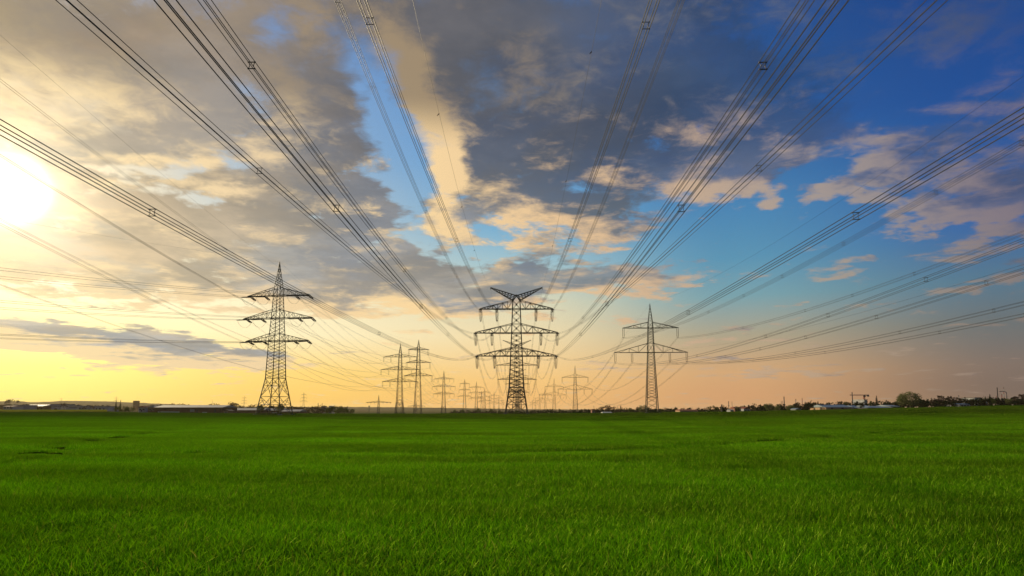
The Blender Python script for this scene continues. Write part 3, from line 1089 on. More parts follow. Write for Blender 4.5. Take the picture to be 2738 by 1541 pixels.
NEAR_M = [
    (-57.80, 35.9, 265, 2.60e-4, (133,), 'right upper twin wire cable of the second left line'), (-70.42, 35.9, 262, 3.02e-4, (167,), 'left upper twin wire cable of the second left line, beside the sun'),
    (-56.51, 27.6, 261, 2.54e-4, (112, 134), 'right middle twin wire cable of the second left line'), (-71.48, 27.6, 263, 3.3e-4, (139,), 'left middle twin wire cable of the second left line'),
    (-55.23, 19.1, 262, 3.0e-4, (107,), 'right lower twin wire cable of the second left line'), (-72.53, 19.1, 263, 2.74e-4, (138, 169), 'left lower twin wire cable of the second left line')]
for X, za, ym, c, sp, lab in NEAR_M:
    b_ = 2 * c * (DB - ym)
    bundle('power_cable', quadpath(X, DB, za, b_, c), 45, DB, 8, TWIN, 0.017, lab, 'cables of the second left line', sp)
o = bundle('earth_wire', quadpath(-64.13, DB, 45.7, 2 * 3.07e-4 * (DB - 266), 3.07e-4), 45, DB, 8, [(0, 0)], 0.015,
           'thin earth wire crossing the upper left and touching no left pylon', 'cables of the second left line', (), False)
o['category'] = 'earth wire'


def span(name, p, q, sag, offs, r, label, group, spac=6, cat=None):
    p, q = Vector(p), Vector(q)
    d = (q - p)
    h = Vector((d.y, -d.x, 0)).normalized()

    def path(t):
        v = p.lerp(q, t)
        v.z -= 4 * sag * t * (1 - t)
        return v
    sp = [(k + 0.6) / spac for k in range(spac)] if spac else ()
    o = bundle(name, path, 0, 1, 1 / 26, offs, r, label, group, sp, False, xdir=h)
    if cat:
        o['category'] = cat
    return o


def attach(root, spec, i, j, side=None):
    half, zb, zt, w, n, att = spec['arms'][i]
    it = spec['ins']
    drop = it[1] if it[0] == 'hang' else 0.3
    p = Vector((att[j], 0, zb - drop))
    if it[0] == 'strain':
        dd = it[3] if side == 'far' else it[2]
        p = Vector((att[j] + dd[0] * it[1], dd[1] * it[1], zb - 0.7))
    p = Vector([p[k] * root.scale[k] for k in range(3)])
    return Matrix.Rotation(root.rotation_euler.z, 3, 'Z') @ p + root.location


LV = {3: ['lowest', 'middle', 'top'], 2: ['lower', 'upper'], 1: ['only']}
AN = {4: ['left outer', 'left inner', 'right outer', 'right inner'], 2: ['left', 'right'], 6: ['1', '2', '3', '4', '5', '6']}
AL = {4: ['left outer', 'left inner', 'right inner', 'right outer'], 2: ['left', 'right']}


def far_spans(a, sa, b, sb, offs, r, sag, what, group, spac, flip=False):
    for i in range(len(sa['arms'])):
        atts = sa['arms'][i][5]
        for j in range(len(atts)):
            j2 = j
            if sa is spec_l:
                j2 = {0: 0, 1: 1, 2: 3, 3: 2}[j]
            nm = (AL if sa is spec_l else AN)[len(atts)][j]
            p = attach(a, sa, i, j, 'far')
            q = attach(b, sb, i, j2)
            span('power_cable', p, q, sag, offs, r, '%s cable of the %s arm %s' % (nm, LV[len(sa['arms'])][i], what), group, spac)


far_spans(main, spec_c, c2, spec_c2, QUAD, 0.02, 11.5, 'hanging behind the largest pylon to the second', 'cable spans behind the largest pylon', 7)
far_spans(c2, spec_c2, central[2], spec_c2, QUAD, 0.02, 13, 'between second and third central pylons', 'cable spans further down the central line', 6)
far_spans(central[2], spec_c2, central[3], spec_c2, TWIN, 0.03, 12, 'between third and fourth central pylons', 'cable spans further down the central line', 0)
far_spans(pl, spec_l, pa, spec_a, TWIN, 0.02, 8.0, 'leaving the tall left pylon toward the centre', 'cable spans behind the tall left pylon', 5)
far_spans(pa, spec_a, left_line[2], spec_a, TWIN, 0.024, 10.0, 'behind the wide armed slim pylon', 'cable spans further down the left line', 5)
far_spans(pb, spec_b, second_line[1], spec_b, TWIN, 0.026, 16.0, 'behind the narrow armed slim pylon', 'cable spans further down the second left line', 6)
far_spans(pr, spec_r, right_line[1], spec_r, QUAD, 0.02, 14.0, 'behind the slender right pylon', 'cable spans behind the right pylon', 7)
far_spans(right_line[1], spec_r, right_line[2], spec_r, TWIN, 0.03, 8.0, 'between second and third right line pylons', 'cable spans further down the right line', 4)
far_spans(right_line[2], spec_r, right_line[3], spec_r, TWIN, 0.035, 9.0, 'between third and fourth right line pylons', 'cable spans further down the right line', 0)

# earth wires behind
for s, nm in ((-1, 'left'), (1, 'right')):
    span('earth_wire', main.location + Vector((s * 70 * PXM, 0, Zc(772))), c2.location + Vector((s * 37.5 * P2, 0, Z2(912))), 6, [(0, 0)], 0.018,
         '%s thin earth wire between the horns of the first and second central pylons' % nm, 'earth wires of the central line', 0, 'earth wire')
span('earth_wire', pl.location + Vector((0, 0, ZL(701))), pa.location + Vector((0, 0, ZA(919))), 5, [(0, 0)], 0.018,
     'thin earth wire from the spire of the tall left pylon toward the centre', 'earth wires at the left pylon', 0, 'earth wire')
span('earth_wire', pr.location + Vector((0, 0, ZR(813))), right_line[1].location + Vector((0, 0, ZR(813) * right_line[1].scale.z)), 9, [(0, 0)], 0.018,
     'thin earth wire behind the slender right pylon', 'single wires of the right line', 0, 'earth wire')
span('earth_wire', pb.location + Vector((0, 0, ZB(910))), second_line[1].location + Vector((0, 0, ZB(910) * .98)), 9, [(0, 0)], 0.018,
     'thin earth wire falling right from the narrow armed slim pylon', 'cables of the second left line', 0, 'earth wire')
# incoming cables of the angled left pylon, from the far left
for i in range(3):
    for j in range(4):
        p = attach(pl, spec_l, i, j, 'near')
        q = p + Vector((-150, -210, 1.5))
        span('power_cable', p, q, 6.0, TWIN if i else TWIN, 0.018, '%s cable of the %s arm arriving at the tall left pylon from the left' % (AL[4][j], LV[3][i]),
             'cables arriving at the tall left pylon', 7)
span('earth_wire', pl.location + Vector((0, 0, ZL(701))), pl.location + Vector((-150, -210, ZL(701) + 2)), 4.5, [(0, 0)], 0.016,
     'faint earth wire reaching the spire of the tall left pylon from the left', 'earth wires at the left pylon', 0, 'earth wire')
# ------------------------------------------------------------------ trees
def rand_dir(rnd):
    while True:
        v = Vector((rnd.uniform(-1, 1), rnd.uniform(-1, 1), rnd.uniform(-1, 1)))
        if 0.05 < v.length < 1:
            return v


def clump_leaves(b, c, r, n, size, rnd):
    for _ in range(n):
        p = c + Vector([v * r for v in rand_dir(rnd)])
        a = rand_dir(rnd).normalized() * size * rnd.uniform(0.6, 1.2)
        e = a.cross(rand_dir(rnd)).normalized() * size * rnd.uniform(0.4, 0.9)
        b.quad(p - a - e * 0.4, p + a * 0.2 - e, p + a + e * 0.3, p - a * 0.2 + e)


def limb(b, p, d, ln, r, depth, rnd, tips, bend=0.25, spread=0.6, minr=0.02):
    pts = [p.copy()]
    for _ in range(3):
        d = (d + rand_dir(rnd) * bend).normalized()
        p = p + d * ln / 3
        pts.append(p.copy())
    b.tube(pts, r, 5 if r > 0.08 else 3, r1=max(minr, r * 0.6))
    if depth == 0:
        tips.append((p.copy(), d.copy()))
        return
    for _ in range(rnd.choice((2, 3, 3))):
        nd = (d + rand_dir(rnd) * spread + Vector((0, 0, 0.12))).normalized()
        limb(b, p, nd, ln * rnd.uniform(0.6, 0.82), max(minr, r * 0.58), depth - 1, rnd, tips, bend, spread, minr)


def tree(kind, base, h, w, seed, label, group=None, cat='tree', name=None, leaf=None):
    """kind: bare / leafy / spring / conifer / shrub"""
    rnd = random.Random(seed)
    nm = name or {'bare': 'bare_tree', 'leafy': 'leafy_tree', 'spring': 'leafy_tree', 'conifer': 'conifer_tree', 'shrub': 'round_bush'}[kind]
    root = empty(nm, base)
    tr, cr = MB(), MB()
    r0 = max(0.14, h * 0.022)
    if kind == 'conifer':
        tr.tube([Vector((0, 0, -1.5)), Vector((0, 0, h * 0.5)), Vector((rnd.uniform(-.1, .1), 0, h * 0.98))], r0, 6, r1=0.04)
        n = int(9 + h)
        for k in range(n):
            t = (k + 0.3) / n
            z = h * (0.06 + 0.93 * t)
            rr = w / 2 * (1 - t) ** 0.85 * rnd.uniform(0.75, 1.15) + 0.12
            m = rnd.randint(7, 10)
            for j in range(m):
                a = 6.283 * (j + rnd.random()) / m
                L = rr * rnd.uniform(0.6, 1.15)
                p = Vector((0, 0, z))
                q = p + Vector((math.cos(a) * L, math.sin(a) * L, -L * rnd.uniform(0.1, 0.45)))
                s_ = Vector((-math.sin(a), math.cos(a), 0)) * (0.16 * L + 0.14)
                mid = (p + q) / 2
                cr.tri(p + Vector((0, 0, .15)), mid + s_ - Vector((0, 0, .1)), q)
                cr.tri(p + Vector((0, 0, .15)), q, mid - s_ - Vector((0, 0, .25)))
                clump_leaves(cr, mid, 0.3 * L + .1, 2, 0.16 + 0.05 * L, rnd)
        cmat = M['leaf_dark']
    elif kind == 'bare':
        tips = []
        tr.tube([Vector((0, 0, -1.5)), Vector((rnd.uniform(-.2, .2), 0, h * 0.25))], r0, 6, r1=r0 * .8)
        for _ in range(4):
            a = rnd.random() * 6.283
            limb(cr, Vector((0, 0, h * rnd.uniform(0.16, 0.3))), Vector((math.cos(a) * w / h * .9, math.sin(a) * w / h * .9, 0.8)).normalized(), h * 0.30, r0 * 0.6, 4, rnd, tips, 0.3, 0.75, 0.035)
        for p, d in tips:
            for _ in range(6):
                e = (d + rand_dir(rnd) * 0.9).normalized() * rnd.uniform(.4, 1.1) * h * 0.07
                cr.tri(p, p + e + rand_dir(rnd) * 0.12, p + e * 0.6 + rand_dir(rnd) * 0.35)
        cmat = M['twig']
    else:
        tips = []
        zt = 0.3 if kind != 'shrub' else 0.1
        tr.tube([Vector((0, 0, -1.5)), Vector((0, 0, h * zt))], r0, 6, r1=r0 * .8)
        for _ in range(4 if kind != 'shrub' else 5):
            a = rnd.random() * 6.283
            limb(tr, Vector((0, 0, h * zt * .9)), Vector((math.cos(a) * .7, math.sin(a) * .7, 1)).normalized(), h * 0.22, r0 * 0.5, 1, rnd, tips)
        nc = {'leafy': 40, 'spring': 56, 'shrub': 34}[kind]
        for _ in range(nc):
            v = rand_dir(rnd)
            v = v.normalized() * (v.length ** 0.5)
            zc, hz = (h * 0.60, h * 0.40) if kind != 'shrub' else (h * 0.44, h * 0.5)
            c = Vector((v.x * w / 2 * 0.86, v.y * w / 2 * 0.86, zc + v.z * hz * 0.86))
            if kind == 'shrub' and c.z < 0.3:
                c.z = rnd.uniform(0.2, 0.8)
            rr = rnd.uniform(0.10, 0.17) * (h + w) / 2
            clump_leaves(cr, c, rr, {'leafy': 34, 'spring': 40, 'shrub': 34}[kind], rr * 0.20 if kind == 'spring' else rr * 0.25, rnd)
        cmat = M[leaf or {'leafy': 'leaf_green', 'spring': 'leaf_spring', 'shrub': 'leaf_green'}[kind]]
        if kind == 'spring':
            t2 = []
            for _ in range(4):
                a = rnd.random() * 6.283
                limb(tr, Vector((0, 0, h * .2)), Vector((math.cos(a) * w / h, math.sin(a) * w / h, 1)).normalized(), h * 0.26, r0 * 0.5, 3, rnd, t2, .3, .7)
    tr.build('trunk', M['bark'], root)
    cr.build('crown', cmat, root)
    tag(root, label, cat, group)
    return root


def tree_px(kind, px, top, D, wpx, seed, label, group=None, cat='tree', **kw):
    x = at(px, 1100, D).x
    g = ground_z(x, D)
    h = zz(top, D) - g
    return tree(kind, (x, D, g), h, wpx * 1.12 / 1834 * D, seed, label, group, cat, **kw)


TG = 'trees along the horizon'
TREES = [
    ('bare', 30, 1071.5, 640, 16, 'bare orange lit tree at the far left above the white sheds'),
    ('conifer', 309, 1071, 560, 9, 'pointed conifer below the tiny pylon on the left'), ('conifer', 321, 1069, 560, 8, 'second pointed conifer at the left, the thinner of the pair'),
    ('shrub', 326, 1086, 540, 36, 'dark brown thicket beneath the two left conifers'), ('shrub', 345, 1086, 545, 26, 'dark thicket left of the gabled houses'),
    ('bare', 172, 1080, 620, 20, 'small bare tree standing between the white sheds'), ('bare', 238, 1082, 600, 16, 'low bare tree in front of the pale sheds'),
    ('bare', 571, 1082, 560, 13, 'small bare tree on the roofline beside the thin mast'), ('bare', 617, 1079.5, 640, 18, 'bare spreading tree left of the tall angled pylon'),
    ('bare', 628, 1082, 640, 12, 'low bare tree beside the spreading one left of the angled pylon'), ('bare', 678, 1084, 640, 16, 'small bare tree just left of the feet of the angled pylon'),
    ('leafy', 697, 1080, 520, 16, 'bushy tree between the left legs of the tall angled pylon'), ('leafy', 750, 1080.5, 520, 20, 'bushy tree between the right legs of the tall angled pylon'),
    ('bare', 726, 1086, 560, 18, 'low bare tree in the middle of the angled pylon feet'), ('bare', 790, 1087, 640, 22, 'bare tree right of the angled pylon'),
    ('bare', 838, 1085.5, 700, 22, 'bare tree left of the small dark chimney'), ('bare', 857, 1085, 640, 16, 'bare tree directly behind the small dark chimney'),
    ('leafy', 898, 1086.5, 470, 30, 'rounded dark green tree, tallest of the clump left of centre'), ('leafy', 880, 1091, 465, 26, 'lower green tree at the left end of the clump'),
    ('leafy', 917, 1086.5, 480, 24, 'brownish green tree in the clump left of centre'), ('leafy', 936, 1093.5, 460, 24, 'low green tree at the right end of the clump'),
    ('leafy', 908, 1092, 455, 30, 'broad low bush in front of the clump left of centre'),
    ('shrub', 1217, 1094, 520, 10, 'small round tree left of the short dark compact pylon'), ('shrub', 1237, 1093, 500, 12, 'small round tree at the foot of the short dark compact pylon'),
    ('shrub', 1257.5, 1094, 520, 12, 'small round tree right of the short dark compact pylon'), ('leafy', 1279, 1092, 560, 16, 'wider round tree under the second compact pylon'),
    ('shrub', 1298, 1095, 560, 10, 'tiny dark tree left of the dark cube like bush'), ('leafy', 1313, 1091.5, 560, 8, 'tiny square topped dark tree among the far pylons'),
    ('shrub', 1341, 1098, 470, 16, 'low brown green bush left of the largest pylon'), ('shrub', 1382, 1096, 430, 17, 'green bush centred between the legs of the largest pylon'),
    ('shrub', 1425, 1098.5, 560, 20, 'low bush just right of the largest pylon'), ('shrub', 1542, 1099.5, 410, 26, 'low dark bush at the foot of the first two armed pylon'),
    ('conifer', 1563.5, 1092.5, 520, 7, 'small dark conifer right of the first two armed pylon'), ('conifer', 1580, 1093.5, 520, 6, 'tiny dark conifer left of the red roofed house'),
    ('conifer', 1595.5, 1091.5, 520, 6, 'dark conifer right of the red roofed house'), ('conifer', 1601.5, 1091, 530, 4, 'thin conifer spike beside the bare tree group'),
    ('bare', 1612, 1089, 540, 18, 'left bare tree of the group before the lone conifer'), ('bare', 1623, 1086.5, 540, 18, 'tallest bare tree of the group before the lone conifer'),
    ('bare', 1638, 1089, 540, 18, 'right bare tree of the group before the lone conifer'), ('conifer', 1660, 1083.5, 480, 9, 'dark conifer standing alone left of the right pylon'),
    ('leafy', 1687, 1091, 520, 18, 'low round tree between the conifer and the right pylon'), ('leafy', 1704.5, 1087, 520, 6, 'thin dark tree left of the grey tree at the right pylon'),
    ('spring', 1719, 1084, 500, 26, 'grey airy tree touching the left foot of the right pylon'), ('conifer', 1741, 1090, 460, 8, 'dark conifer between the legs of the right pylon'),
    ('leafy', 1772, 1092.5, 520, 14, 'low tree right of the right pylon'), ('leafy', 1807.5, 1089, 560, 9, 'small upright tree before the long red roof'),
    ('leafy', 1797, 1094, 540, 14, 'low tree left of the small upright tree'),
    ('shrub', 1906, 1084, 430, 34, 'big dome shaped green bush left of the silo'), ('leafy', 1937, 1085, 420, 16, 'dark tree between the silo and the twin chimneys'),
    ('spring', 1975, 1087, 480, 18, 'reddish airy tree right of the twin chimneys'), ('bare', 1995, 1086, 500, 20, 'bare tree right of the red roofs'),
    ('bare', 2020, 1084, 500, 20, 'bare tree left of the orange green tree'), ('leafy', 2036, 1085.5, 480, 12, 'small dark tree with flat top near the orange green tree'),
    ('spring', 2057, 1079.5, 430, 26, 'orange green broad tree left of the short chimneys'), ('spring', 2080, 1083, 440, 20, 'grey green tree below the two thinnest chimneys'),
    ('spring', 2114, 1082, 440, 22, 'yellow green tree between the tall chimneys'), ('bare', 2136, 1078, 450, 14, 'bare tree squeezed between the two tall chimneys'),
    ('conifer', 2154, 1074, 420, 12, 'reddish dark conifer at the left of the black tree block'), ('leafy', 2170, 1071.5, 425, 18, 'airy topped tree in the black tree block'),
    ('conifer', 2188, 1073, 415, 18, 'triangular conifer at the right of the black tree block'), ('leafy', 2163, 1078, 410, 26, 'dense low tree in front of the black tree block'),
    ('leafy', 2198, 1079, 412, 18, 'dark round tree at the right end of the black tree block'),
    ('bare', 2232, 1072, 470, 26, 'bare fan shaped tree behind the blue shed roof'), ('conifer', 2251, 1071.5, 460, 7, 'narrow conifer behind the blue shed'),
    ('leafy', 2262, 1073, 460, 9, 'small tree right of the narrow conifer behind the blue shed'), ('leafy', 2271, 1075, 455, 9, 'dark low tree left of the grey green chimney'),
    ('leafy', 2305, 1076, 390, 15, 'almost black round tree before the grey silo block'), ('leafy', 2292, 1072, 500, 8, 'small tree left of the grey silo block'),
    ('leafy', 2330, 1072, 470, 8, 'small upright tree right of the grey silo block'), ('conifer', 2345.5, 1057.5, 430, 16, 'tall ragged pine with open top near the tower crane'),
    ('leafy', 2373, 1071, 450, 16, 'dark tree with two tips right of the ragged pine'), ('leafy', 2395, 1075, 450, 20, 'low dark tree left of the huge pale tree'),
    ('spring', 2433, 1050.5, 380, 54, 'huge pale green tree, largest on the right horizon'), ('spring', 2412, 1056, 385, 24, 'reddish airy tree at the left shoulder of the huge pale tree'),
    ('leafy', 2466, 1068, 390, 34, 'dark rounded tree right of the huge pale tree'),
    ('bare', 2511, 1058.5, 390, 34, 'bare round crowned tree, left of the pair near the far right chimney'), ('bare', 2535, 1060, 392, 34, 'bare round crowned tree, right of the pair near the far right chimney'),
    ('shrub', 2522, 1073, 385, 60, 'dark thicket under the pair of bare round crowned trees'), ('bare', 2552, 1064, 400, 16, 'small bare tree left of the thin grey chimney'),
    ('bare', 2582, 1068, 420, 16, 'small bare tree above the low blue roof'), ('leafy', 2600, 1065, 385, 12, 'black tree left of the square factory block'),
    ('conifer', 2649.5, 1054, 385, 9, 'spire shaped conifer left of the tallest chimney'), ('leafy', 2657, 1066, 390, 14, 'low tree beside the spire shaped conifer'),
    ('spring', 2699, 1066, 385, 18, 'airy tree right of the curved lamp arm'), ('bare', 2712, 1062, 385, 16, 'bare tree near the right edge'),
    ('bare', 2727, 1056, 385, 22, 'bare leaning tree at the right edge'), ('leafy', 2720, 1070, 380, 30, 'dark bush at the right edge')]
for i, (kind, px, top, D, w, lab) in enumerate(TREES):
    cat = 'bush' if kind == 'shrub' else 'tree'
    lf = None
    if kind in ('leafy', 'shrub') and ('dark' in lab or 'black' in lab) and px > 1500:
        lf = 'leaf_dark'
    tree_px(kind, px, top, D, w, 100 + i, lab, TG, cat, leaf=lf)


# far woodland and hedges that read as one band
def wood_band(name, segs, D, label, mat, seed, thick=18, leaf=0.7):
    rnd = random.Random(seed)
    b = MB()
    for (x0, y0), (x1, y1) in zip(segs, segs[1:]):
        n = max(2, int(abs(x1 - x0) / 1834 * D / 1.35))
        for k in range(n):
            t = (k + rnd.random()) / n
            px = x0 + (x1 - x0) * t
            dd = D + rnd.uniform(0, thick)
            x = at(px, 1100, dd).x
            g = ground_z(x, dd)
            top = zz(y0 + (y1 - y0) * t, dd) - g
            top *= rnd.uniform(0.75, 1.06)
            for q in range(3):
                c = Vector((x + rnd.uniform(-1, 1), dd, g + top * (0.40 + 0.24 * q)))
                clump_leaves(b, c, top * 0.15 + 0.7, 20, leaf, rnd)
    o = b.build(name, mat)
    tag(o, label, 'woodland', kind='stuff')


wood_band('woodland', [(640, 1087), (700, 1088), (790, 1089.5), (870, 1089)], 640, 'brown hedge band behind the left sheds', M['wood_mass'], 1)
wood_band('woodland', [(1200, 1099), (1260, 1099.5), (1330, 1100), (1400, 1099.5), (1450, 1098)], 520, 'low dark scrub line behind the largest pylon', M['wood_mass'], 2, leaf=.5)
wood_band('woodland', [(1440, 1098), (1480, 1096), (1530, 1097.5), (1610, 1096.5), (1640, 1094), (1700, 1094), (1770, 1095)], 560, 'dark tree line right of the largest pylon', M['leaf_dark'], 3)
wood_band('woodland', [(1750, 1094.5), (1820, 1094.5), (1880, 1094.5), (1960, 1089), (2020, 1086), (2050, 1086)], 520, 'mixed reddish tree line with small houses', M['leaf_dark'], 4)
wood_band('woodland', [(2040, 1086), (2110, 1084), (2160, 1080), (2210, 1080)], 460, 'dark undergrowth below the chimneys', M['leaf_dark'], 5)
wood_band('woodland', [(2200, 1080), (2290, 1076), (2340, 1076), (2410, 1073)], 480, 'dark tree line behind the blue sheds', M['leaf_dark'], 6)
wood_band('woodland', [(2400, 1078), (2470, 1069), (2500, 1068), (2560, 1068), (2580, 1072), (2610, 1070), (2660, 1066), (2700, 1067), (2770, 1065)], 400, 'near black hedge at the right horizon', M['leaf_dark'], 7)
wood_band('woodland', [(-20, 1086), (30, 1082), (80, 1083.5), (150, 1084), (260, 1086), (320, 1088)], 900, 'brown woodland on the left slope', M['wood_mass'], 8, leaf=1.2)
wood_band('woodland', [(395, 1083), (450, 1081.5), (500, 1082), (508, 1084)], 800, 'dark tree row above the long barn roof', M['wood_mass'], 9, leaf=.8)


# ------------------------------------------------------------------ buildings
def window_row(root, x0, x1, y, z0, z1, n, gap=0.35):
    w = (x1 - x0) / n
    for k in range(n):
        b = MB()
        a, c = x0 + w * (k + gap / 2), x0 + w * (k + 1 - gap / 2)
        b.box(a - .08, c + .08, y - 0.09, y - 0.005, z0 - .08, z1 + .08)
        fr = b.build('window', M['white_wall'], root)
        b = MB()
        b.box(a, c, y - 0.12, y - 0.095, z0, z1)
        b.build('pane', M['glass'], fr)


def shed(name, px0, px1, top, eave, D, depth, wall, roof, label, cat='building', group=None, style='flat', nwin=0, bottom=None, strips=(), doors=()):
    """faces the camera; width from two sight lines; top and eave heights from sight lines"""
    xa, xb = at(px0, 1100, D).x, at(px1, 1100, D).x
    cx_, hw = (xa + xb) / 2, (xb - xa) / 2
    g = min(ground_z(xa, D), ground_z(xb, D), ground_z(cx_, D + depth)) - 0.3
    root = empty(name, (cx_, D, g))
    zt, ze = zz(top, D) - g, zz(eave, D) - g
    b = MB()
    b.box(-hw, hw, 0, depth, -1.0, ze)
    b.build('wall', M[wall], root)
    r = MB()
    if style == 'flat':
        r.box(-hw - .3, hw + .3, -0.3, depth + .3, ze + 0.003, max(zt, ze + 0.25))
    elif style == 'eaves':        # ridge parallel to the picture: the slope faces the camera
        r.v = [(-hw - .4, -.5, ze + .01), (hw + .4, -.5, ze + .01), (hw + .4, depth + .5, ze + .01), (-hw - .4, depth + .5, ze + .01), (-hw - .4, depth / 2, zt), (hw + .4, depth / 2, zt)]
        r.f = [(0, 1, 5, 4), (2, 3, 4, 5), (0, 4, 3), (1, 2, 5), (0, 3, 2, 1)]
    elif style == 'hip':
        k = min(hw * 0.5, depth * 0.5)
        r.v = [(-hw - .4, -.5, ze + .01), (hw + .4, -.5, ze + .01), (hw + .4, depth + .5, ze + .01), (-hw - .4, depth + .5, ze + .01), (-hw + k, depth / 2, zt), (hw - k, depth / 2, zt)]
        r.f = [(0, 1, 5, 4), (2, 3, 4, 5), (0, 4, 3), (1, 2, 5), (0, 3, 2, 1)]
    elif style == 'gable':        # gable end faces the camera
        r.prism([(-hw - .4, ze + .01), (hw + .4, ze + .01), (0, zt)], -0.4, depth + .4)
    r.build('roof', M[roof], root)
    if nwin:
        window_row(root, -hw * .9, hw * .9, 0, ze * 0.5, ze * 0.5 + min(1.6, ze * .3), nwin)
    for (p0, p1, t0, t1) in strips:
        b = MB()
        b.box(at(p0, 1100, D).x - cx_, at(p1, 1100, D).x - cx_, -0.12, -0.01, zz(t1, D) - g, zz(t0, D) - g)
        b.build('light_strip', M['pale_strip'], root)
    for (p0, p1, t0, t1) in doors:
        b = MB()
        b.box(at(p0, 1100, D).x - cx_, at(p1, 1100, D).x - cx_, -0.10, -0.01, zz(t1, D) - g, zz(t0, D) - g)
        b.build('door', M['dark_roof'], root)
    tag(root, label, cat, group)
    return root


GB = 'industrial sheds at the left'
shed('industrial_shed', 8, 33, 1085.5, 1087, 640, 14, 'white_wall', 'red_roof', 'small pale shed with reddish roof at the far left edge', group=GB, style='eaves', nwin=3)
shed('industrial_shed', 34, 60, 1083, 1086, 660, 20, 'grey_wall', 'grey_roof', 'grey shed left of the long low brown hall', group=GB, nwin=3)
shed('industrial_shed', 60, 112, 1082, 1086.5, 680, 24, 'brown_wall', 'grey_roof', 'long low brown hall with grey roof at the left', group=GB, style='eaves', doors=((66, 76, 1090, 1097), (84, 94, 1090, 1097)))
shed('office_building', 118, 166, 1080.5, 1082, 700, 20, 'white_wall', 'dark_roof', 'flat roofed office with a row of dark windows at the left', group=GB, nwin=8)
shed('industrial_shed', 136, 162, 1087.5, 1088.5, 640, 12, 'white_wall', 'white_wall', 'white box shed in front of the flat roofed office', group=GB, doors=((145, 152, 1092, 1097),))
shed('industrial_shed', 175, 208, 1085, 1087, 640, 18, 'white_wall', 'grey_roof', 'white shed with a dark band between bare trees', group=GB, strips=(), doors=((184, 207, 1089, 1090.3),))
shed('industrial_shed', 209, 232, 1087, 1088.5, 630, 18, 'grey_wall', 'grey_roof', 'grey box shed right of the banded white shed', group=GB, nwin=3)
shed('industrial_shed', 234, 252, 1087, 1088, 640, 14, 'grey_wall', 'white_wall', 'narrow pale grey shed in the middle of the left row', group=GB, nwin=2)
shed('industrial_shed', 255, 290, 1086.5, 1088, 600, 16, 'white_wall', 'grey_roof', 'white shed with three dark doors right in the left row', group=GB, doors=((256, 259, 1091, 1098), (265, 269, 1091, 1098), (276, 279, 1092, 1098)))
shed('farmhouse', 370, 389, 1085.5, 1090, 500, 12, 'grey_wall', 'red_roof', 'gabled house left of its twin beside the long barn', cat='house', style='gable', nwin=2, doors=((377, 380, 1096, 1101),))
shed('farmhouse', 395, 417, 1084.8, 1090, 490, 12, 'brown_wall', 'grey_roof', 'gabled house attached to the left end of the long barn', cat='house', style='gable', nwin=2, doors=((403, 406, 1096, 1101),))
shed('long_barn', 412, 594, 1083.2, 1089.8, 480, 26, 'brown_wall', 'grey_roof', 'very long brown barn with pale roof and white window strips', cat='barn', style='eaves',
     strips=((422, 427, 1100.8, 1103), (429, 480, 1100.4, 1103.6), (508, 520, 1095.4, 1098), (508, 520, 1099.2, 1101), (541, 554, 1102, 1104.4)), doors=((524, 530, 1096, 1104), (572, 578, 1095, 1104)))
shed('long_barn', 596, 702, 1091.5, 1097.2, 520, 22, 'brown_wall', 'grey_roof', 'long low barn with pale roof left of the angled pylon', cat='barn', style='eaves', doors=((612, 622, 1098, 1104),))
shed('long_barn', 703, 752, 1092.5, 1098, 530, 20, 'brown_wall', 'grey_roof', 'low barn seen through the angled pylon legs', cat='barn', style='eaves', strips=((725, 742, 1103, 1105),))
shed('long_barn', 752, 800, 1095.2, 1100.5, 500, 18, 'brown_wall', 'grey_roof', 'low barn with bright roof edge right of the angled pylon', cat='barn', style='eaves', doors=((770, 776, 1102, 1105),))
shed('farmhouse', 596, 612, 1095.5, 1099, 470, 9, 'brown_wall', 'dark_roof', 'small dark roofed hut in front of the long low barn', cat='house', style='gable', nwin=1)
shed('factory_building', 879, 887, 1085.6, 1086.5, 900, 14, 'white_wall', 'white_wall', 'small white cube building above the tree clump', nwin=3)
shed('factory_building', 859, 866, 1086, 1087, 800, 10, 'white_wall', 'grey_roof', 'small pale factory wall left of the white cube', nwin=2)
shed('farmhouse', 1583, 1591, 1094, 1096, 500, 8, 'brick', 'red_roof', 'small red roofed house between two conifers', cat='house', style='gable', nwin=2)
shed('greenhouse', 1614, 1635, 1101.5, 1104.5, 370, 9, 'pale_strip', 'pale_strip', 'low white tunnel shed at the field edge below the bare trees', cat='greenhouse', style='eaves')
shed('long_barn', 1818, 1866, 1095.2, 1097.8, 500, 14, 'tan_wall', 'red_roof', 'long low building with rusty red roof right of the right pylon', cat='barn', style='eaves', nwin=6)
shed('farmhouse', 1953, 1962, 1095, 1097, 450, 8, 'grey_wall', 'grey_roof', 'tiny white house below the twin chimneys', cat='house', style='eaves', nwin=2)
shed('farmhouse', 1965, 1987, 1088, 1092, 480, 10, 'brick', 'red_roof', 'red roofed house right of the twin chimneys', cat='house', style='eaves', nwin=4)
shed('farmhouse', 1989, 2006, 1089.5, 1093, 470, 10, 'grey_wall', 'red_roof', 'second red roofed house in the reddish tree line', cat='house', style='gable', nwin=2)
shed('farmhouse', 2128, 2142, 1091.5, 1094.5, 420, 8, 'grey_wall', 'blue_roof', 'tiny house with bluish roof before the black tree block', cat='house', style='gable', nwin=1)
shed('farm_shed', 2209, 2278, 1082.2, 1089.6, 400, 22, 'tan_wall', 'blue_roof', 'large shed with pale blue roof and tan wall', cat='shed', style='eaves', doors=((2222, 2228, 1090.3, 1093.5), (2250, 2256, 1090.2, 1093.5)))
shed('farm_shed', 2284, 2298, 1084, 1090, 405, 14, 'grey_wall', 'blue_roof', 'short shed with blue roof between the large shed and the black tree', cat='shed', style='eaves', nwin=2)
